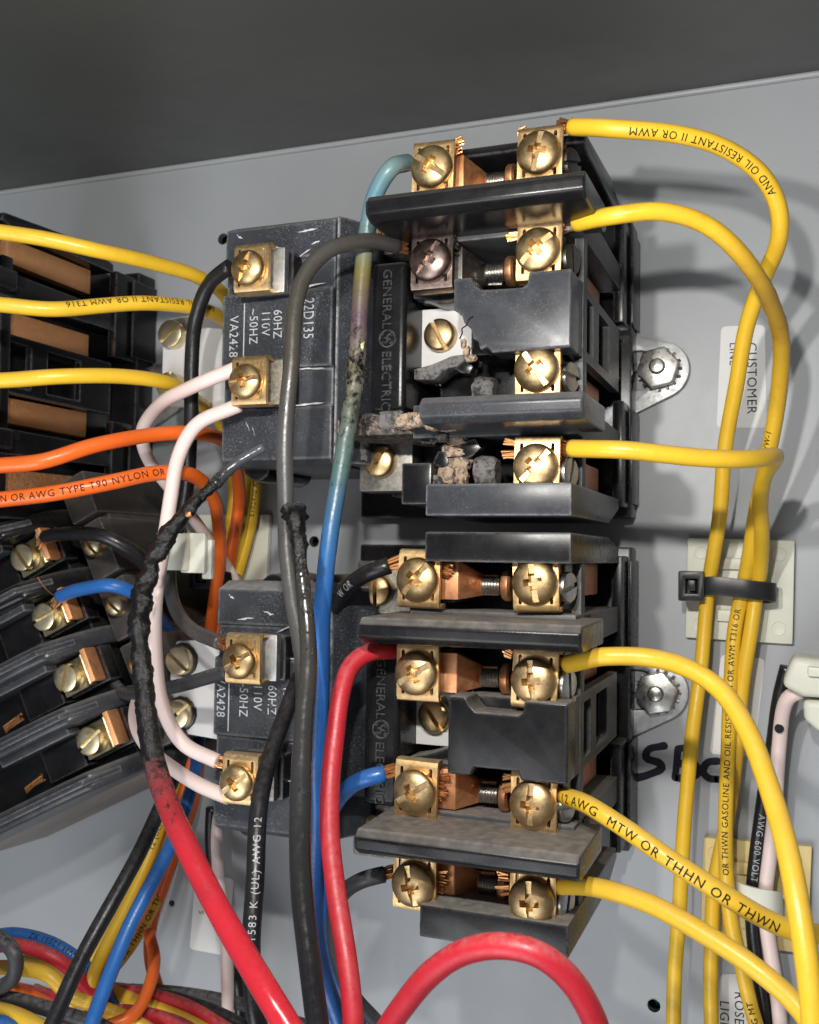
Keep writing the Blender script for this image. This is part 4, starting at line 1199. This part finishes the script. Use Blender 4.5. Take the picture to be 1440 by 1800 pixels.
# pile of wires at the lower left
pile = [('blue', 'faded blue wire arching over the pile', [(-60, 1660, 40), (30, 1640, 42), (100, 1660, 42), (150, 1695, 40), (190, 1750, 36), (240, 1860, 34)], 1.6, 'OR AWM 12051 XZ'),
        ('red', 'crimson wire under the faded blue wire of the pile', [(-60, 1672, 46), (30, 1660, 47), (90, 1682, 46), (140, 1720, 42), (190, 1790, 38), (220, 1880, 36)], 1.6, None),
        ('wgrey', 'grey wire hooked into a loop over the pile', [(-50, 1640, 60), (0, 1650, 62), (28, 1678, 63), (26, 1716, 62), (-10, 1738, 60), (-60, 1740, 58)], 1.6, None),
        ('yellow', 'yellow wire topmost in the pile', [(-60, 1700, 46), (30, 1702, 50), (80, 1712, 50), (125, 1752, 48), (180, 1772, 46), (260, 1810, 44), (330, 1880, 42)], 1.6, None),
        ('yellow', 'yellow wire curving into the middle of the pile', [(40, 1690, 38), (100, 1702, 38), (150, 1730, 36), (200, 1745, 34), (270, 1772, 34), (350, 1806, 34), (420, 1850, 34)], 1.6, None),
        ('red', 'dark red wire lying flat across the pile', [(10, 1735, 30), (110, 1750, 32), (200, 1742, 32), (270, 1750, 32), (350, 1780, 32), (430, 1826, 32)], 1.5, None),
        ('wblack', 'black wire slanting to the right out of the pile', [(200, 1738, 26), (260, 1744, 28), (330, 1762, 30), (400, 1786, 30), (470, 1826, 30)], 1.5, None),
        ('wgrey', 'dusty grey wire leaving the pile below the hanging white wire', [(230, 1740, 20), (300, 1744, 22), (380, 1756, 22), (450, 1772, 22), (560, 1810, 22)], 1.5, None),
        ('wgrey', 'dusty grey wire along the front of the pile', [(-60, 1748, 56), (30, 1756, 58), (110, 1780, 58), (180, 1802, 56), (260, 1850, 54)], 1.6, None),
        ('orange', 'pale orange wire tucked under the dusty grey wire', [(-40, 1722, 46), (20, 1740, 46), (70, 1760, 46), (120, 1800, 46), (150, 1860, 46)], 1.5, None),
        ('yellow', 'yellow wire lowest in the corner of the pile', [(-60, 1770, 60), (20, 1782, 62), (70, 1806, 62), (130, 1850, 60)], 1.6, None),
        ('red', 'deep red wire at the foot of the blue slanting wire', [(150, 1790, 40), (220, 1778, 40), (290, 1792, 40), (360, 1830, 40), (400, 1880, 40)], 1.6, None),
        ('orange', 'orange wire showing between the pile and the black slanting wire', [(60, 1830, 50), (120, 1822, 52), (200, 1800, 50), (240, 1780, 46), (270, 1700, 38), (262, 1640, 30)], 1.4, None),
        ('blue', 'blue wire in the extreme corner of the pile', [(-60, 1800, 64), (10, 1800, 64), (60, 1840, 62), (80, 1890, 60)], 1.6, None)]
for mat, lab, pts, r, t in pile:
    nm = {'blue': 'blue_wire', 'red': 'red_wire', 'wgrey': 'grey_wire', 'yellow': 'yellow_wire', 'wblack': 'black_wire', 'orange': 'orange_wire'}[mat]
    ww = wire(nm, lab, mat, pts, r)
    if t:
        wire_text(ww, t, 3.2, 1.7, -0.2, True)
# right-hand pair
rb = wire('black_wire', 'black wire printed AWG 600 VOLT beside the white connector', 'wblack',
     [(1384, 1172, 8), (1366, 1240, 8), (1356, 1320, 8), (1342, 1420, 8), (1328, 1510, 8), (1324, 1590, 8), (1328, 1680, 8), (1340, 1760, 8), (1356, 1870, 8)], 1.5)
wire_text(rb, 'AWG 600 VOLT', 3.05, 1.75, 0.1, False, 'print', 1.2)
rp = wire('white_wire', 'pinkish white wire with a black mark hanging from the white connector', 'white',
     [(1408, 1216, 15), (1388, 1222, 15), (1376, 1250, 13), (1371, 1310, 10), (1364, 1400, 9), (1352, 1500, 9), (1346, 1590, 9), (1354, 1680, 9), (1368, 1770, 9), (1380, 1870, 9)], 1.5)
mb = MB()
for k in range(1):
    c_ = px(1370, 1281, 12.9)
    mb.lathe(c_ + OUT * -0.1, OUT + Vector((0.1, 0, 0)), [(0.95, 0), (0.9, 0.25), (0.02, 0.3)], 14)
part('black_mark', mb, 'ink', rp.o)

# ------------------------------------------------------------------ cable ties, mounts, clip and connector
def mount(pts, mat, label, org_h=0.2):
    P = [uv(x, y, 0.2) for x, y in pts]
    c = (sum(p[0] for p in P) / 4, sum(p[1] for p in P) / 4)
    T = thing('tie_mount', wv(c[0], c[1], 0), label, 'cable mount', 'adhesive cable tie mounts')
    part('pad', MB().prism(P, 'h', 0.25, 2.2), mat, T, 0.5)
    ax = (Vector((P[1][0] - P[0][0], 0, P[1][1] - P[0][1]))).normalized()
    ay = Vector((-ax.z, 0, ax.x))
    C = wv(c[0], c[1], 0)
    for s in (-1, 1):
        vs = []
        for h in (2.25, 3.6):
            for a, b in ((-4.6, s * 4.4), (4.6, s * 4.4), (4.6, s * 7.0), (-4.6, s * 7.0)):
                vs.append(C + ax * a + ay * b + OUT * h)
        part('bridge_foot', MB().add(vs, [[0, 3, 2, 1], [4, 5, 6, 7], [0, 1, 5, 4], [1, 2, 6, 5], [2, 3, 7, 6], [3, 0, 4, 7]]), mat, T, 0.5)
    for sa in (-1, 1):
        for sb in (-1, 1):
            part('dimple', MB().lathe(C + ax * sa * 8.2 + ay * sb * 8.0 + OUT * 2.22, OUT, [(1.5, 0), (1.45, 0.2), (1.2, 0.12), (0.05, 0.12)], 18), mat, T)
    return T
mount([(1210, 946), (1398, 950), (1394, 1132), (1206, 1120)], 'nylon', 'ivory adhesive mount under the black cable tie on the yellow wires')
mount([(1238, 1468), (1428, 1484), (1420, 1672), (1232, 1650)], 'nylon_old', 'yellowed adhesive mount under the translucent cable tie')
mount([(330, 905), (480, 905), (470, 1120), (318, 1120)], 'nylon', 'ivory adhesive mount behind the bundle beside the coils')
def tie(name, mat, ring_pts, head, label, wd, th=0.9, hs=(3.0, 4.6, 5.2), tail=None):
    P = [px(*p) for p in ring_pts]
    T = thing(name, P[0], label, 'cable tie')
    path, _ = spline(P, 0.7)
    n = len(path)
    upz = Vector((0.0, 0, 1))
    vs = []
    for i, p in enumerate(path):
        t = (path[min(i + 1, n - 1)] - path[max(i - 1, 0)]).normalized()
        o_ = upz.cross(t).normalized()
        for a, b in ((1, 1), (1, -1), (-1, -1), (-1, 1)):
            vs.append(p + upz * a * wd / 2 + o_ * b * th / 2)
    fs = [[4 * i + k, 4 * i + (k + 1) % 4, 4 * i + 4 + (k + 1) % 4, 4 * i + 4 + k] for i in range(n - 1) for k in range(4)] + [[0, 1, 2, 3], [4 * n - 1, 4 * n - 2, 4 * n - 3, 4 * n - 4]]
    part('strap', MB().add(vs, fs), mat, T, 0.12)
    if head:
        c = px(*head)
        hb = MB().box(c.x - hs[0], c.x + hs[0], c.z - hs[1] , c.z + hs[1], -c.y - hs[2] / 2, -c.y + hs[2] / 2)
        cu = [MB().box(c.x - hs[0] * 0.42, c.x + hs[0] * 0.5, c.z - hs[1] * 0.5, c.z + hs[1] * 0.5, -c.y, -c.y + 9)]
        me = boolean(hb, cu, 'head', mat, 0.35)
        o = link('head', me, T)
        o.location = -Vector(T.location)
        part('pawl', MB().box(c.x - hs[0] * 0.25, c.x + hs[0] * 0.3, c.z - hs[1] * 0.32, c.z + hs[1] * 0.4, -c.y + 0.1, -c.y + hs[2] / 2 - 0.5), mat, T, 0.2)
    return T
tie('cable_tie', 'tie', [(1222, 1036, 9), (1245, 1030, 10.4), (1280, 1032, 10.8), (1320, 1037, 10.8), (1350, 1040, 9.6), (1362, 1042, 6.5), (1352, 1044, 4.2), (1300, 1042, 3.9)], (1217, 1030, 9.5), 'black cable tie holding three yellow wires to the ivory mount', 4.0, 0.9, (2.7, 3.2, 5.0))
tie('cable_tie', 'nylon', [(1290, 1560, 6), (1305, 1572, 10.5), (1330, 1580, 11.2), (1355, 1584, 11.0), (1372, 1588, 8), (1366, 1592, 4.4), (1320, 1588, 4.2)], None, 'translucent cable tie holding the black and pinkish wires to the yellowed mount', 4.4, 0.8)
tie('cable_tie', 'tie', [(352, 1012, 13), (372, 1014, 16), (395, 1018, 15), (415, 1022, 11), (418, 1026, 6), (380, 1022, 3.8)], (360, 1014, 15), 'black cable tie with square head beside the lower coil', 4.0, 0.9, (3.4, 3.0, 4.4))
# ivory clip on the coil wires
c = px(305, 965, 47)
ck = thing('wire_clip', c, 'ivory plastic clip wrapped round the black coil wire', 'wire clip')
n_ = 18
outer = [(c.x + 3.9 * math.cos(math.radians(a)) , -c.y + 3.4 * math.sin(math.radians(a))) for a in range(-40, 320, 20)]
inner = [(c.x + 2.5 * math.cos(math.radians(a)) , -c.y + 2.1 * math.sin(math.radians(a))) for a in range(-40, 320, 20)]
part('sleeve', MB().prism(outer + inner[::-1], 'v', c.z - 4.6, c.z + 3.4), 'nylon', ck, 0.25)
part('flap', MB().box(c.x + 1.5, c.x + 7.6, c.z - 5.2, c.z + 3.6, -c.y - 2.0, -c.y - 0.6), 'nylon', ck, 0.4)
part('tongue', MB().box(c.x + 6.0, c.x + 8.4, c.z - 6.5, c.z + 2.2, -c.y - 3.6, -c.y - 2.1), 'nylon', ck, 0.4)
# white connector at the right edge
c = px(1425, 1215, 16)
cn = thing('plug_connector', wv(c.x, c.z, 0), 'white nylon plug connector above the pinkish white wire', 'connector')
part('housing', MB().prism([uv(x, y, 20) for x, y in ((1394, 1154), (1500, 1166), (1500, 1232), (1412, 1226), (1374, 1206))], 'h', 9, 20), 'nylon', cn, 1.6, seg=3)
part('latch', MB().prism([uv(x, y, 18) for x, y in ((1412, 1230), (1500, 1236), (1500, 1296), (1440, 1288), (1414, 1266))], 'h', 10, 18), 'nylon', cn, 1.4, seg=3)
part('latch_rib', MB().prism([uv(x, y, 22) for x, y in ((1420, 1172), (1500, 1180), (1500, 1196), (1420, 1190))], 'h', 20.05, 21.4), 'nylon', cn, 0.5)
part('foot', MB().box(c.x + 1.5, c.x + 10, c.z - 4.0, c.z + 4.4, 0.25, 8.9), 'nylon', cn, 0.5)

# ------------------------------------------------------------------ stickers on the panel
def sticker(pts, label, rows, size, rnd=1.2, down=True):
    P = [px(x, y, 0.0) for x, y in pts]
    org = sum(P, Vector((0, 0, 0))) / 4
    out = []
    for i, p in enumerate(P):
        a, b = (P[i - 1] - p).normalized(), (P[(i + 1) % 4] - p).normalized()
        for k in range(5):
            f = k / 4
            q = p + a * rnd * (1 - f) ** 2 + b * rnd * f ** 2
            out.append((q.x, q.z))
    T = solo('sticker', MB().prism(out, 'h', 0.03, 0.16), 'label', label, 'sticker', None, 0.0, org)
    for (t, x, y, s) in rows:
        mb = MB()
        flat_text(mb, t, s, px(x, y, 0.16), (0, 0, -1), (1, 0, 0), OUT, 0.02, 1.1)
        part('printed_lettering', mb, 'ink', T)
    return T
sticker([(1268, 574), (1345, 571), (1348, 752), (1260, 752)], 'white sticker printed CUSTOMER behind the yellow wires', [('CUSTOMER', 1314, 602, 2.9), ('LINE', 1283, 602, 2.4)], 2.4)
sticker([(1268, 1150), (1345, 1158), (1326, 1330), (1248, 1325)], 'white sticker between the ivory mount and the marker writing', [], 2.4)
sticker([(345, 1530), (412, 1545), (398, 1680), (334, 1668)], 'white sticker behind the hanging white wire', [('S', 350, 1600, 2.2)], 2.4)
sticker([(1266, 1712), (1330, 1712), (1330, 1870), (1262, 1870)], 'white sticker printed LIGHTS at the foot of the yellow wires', [('LIGHTS', 1266, 1758, 2.8), ('ROSE', 1292, 1742, 2.8)], 2.4)
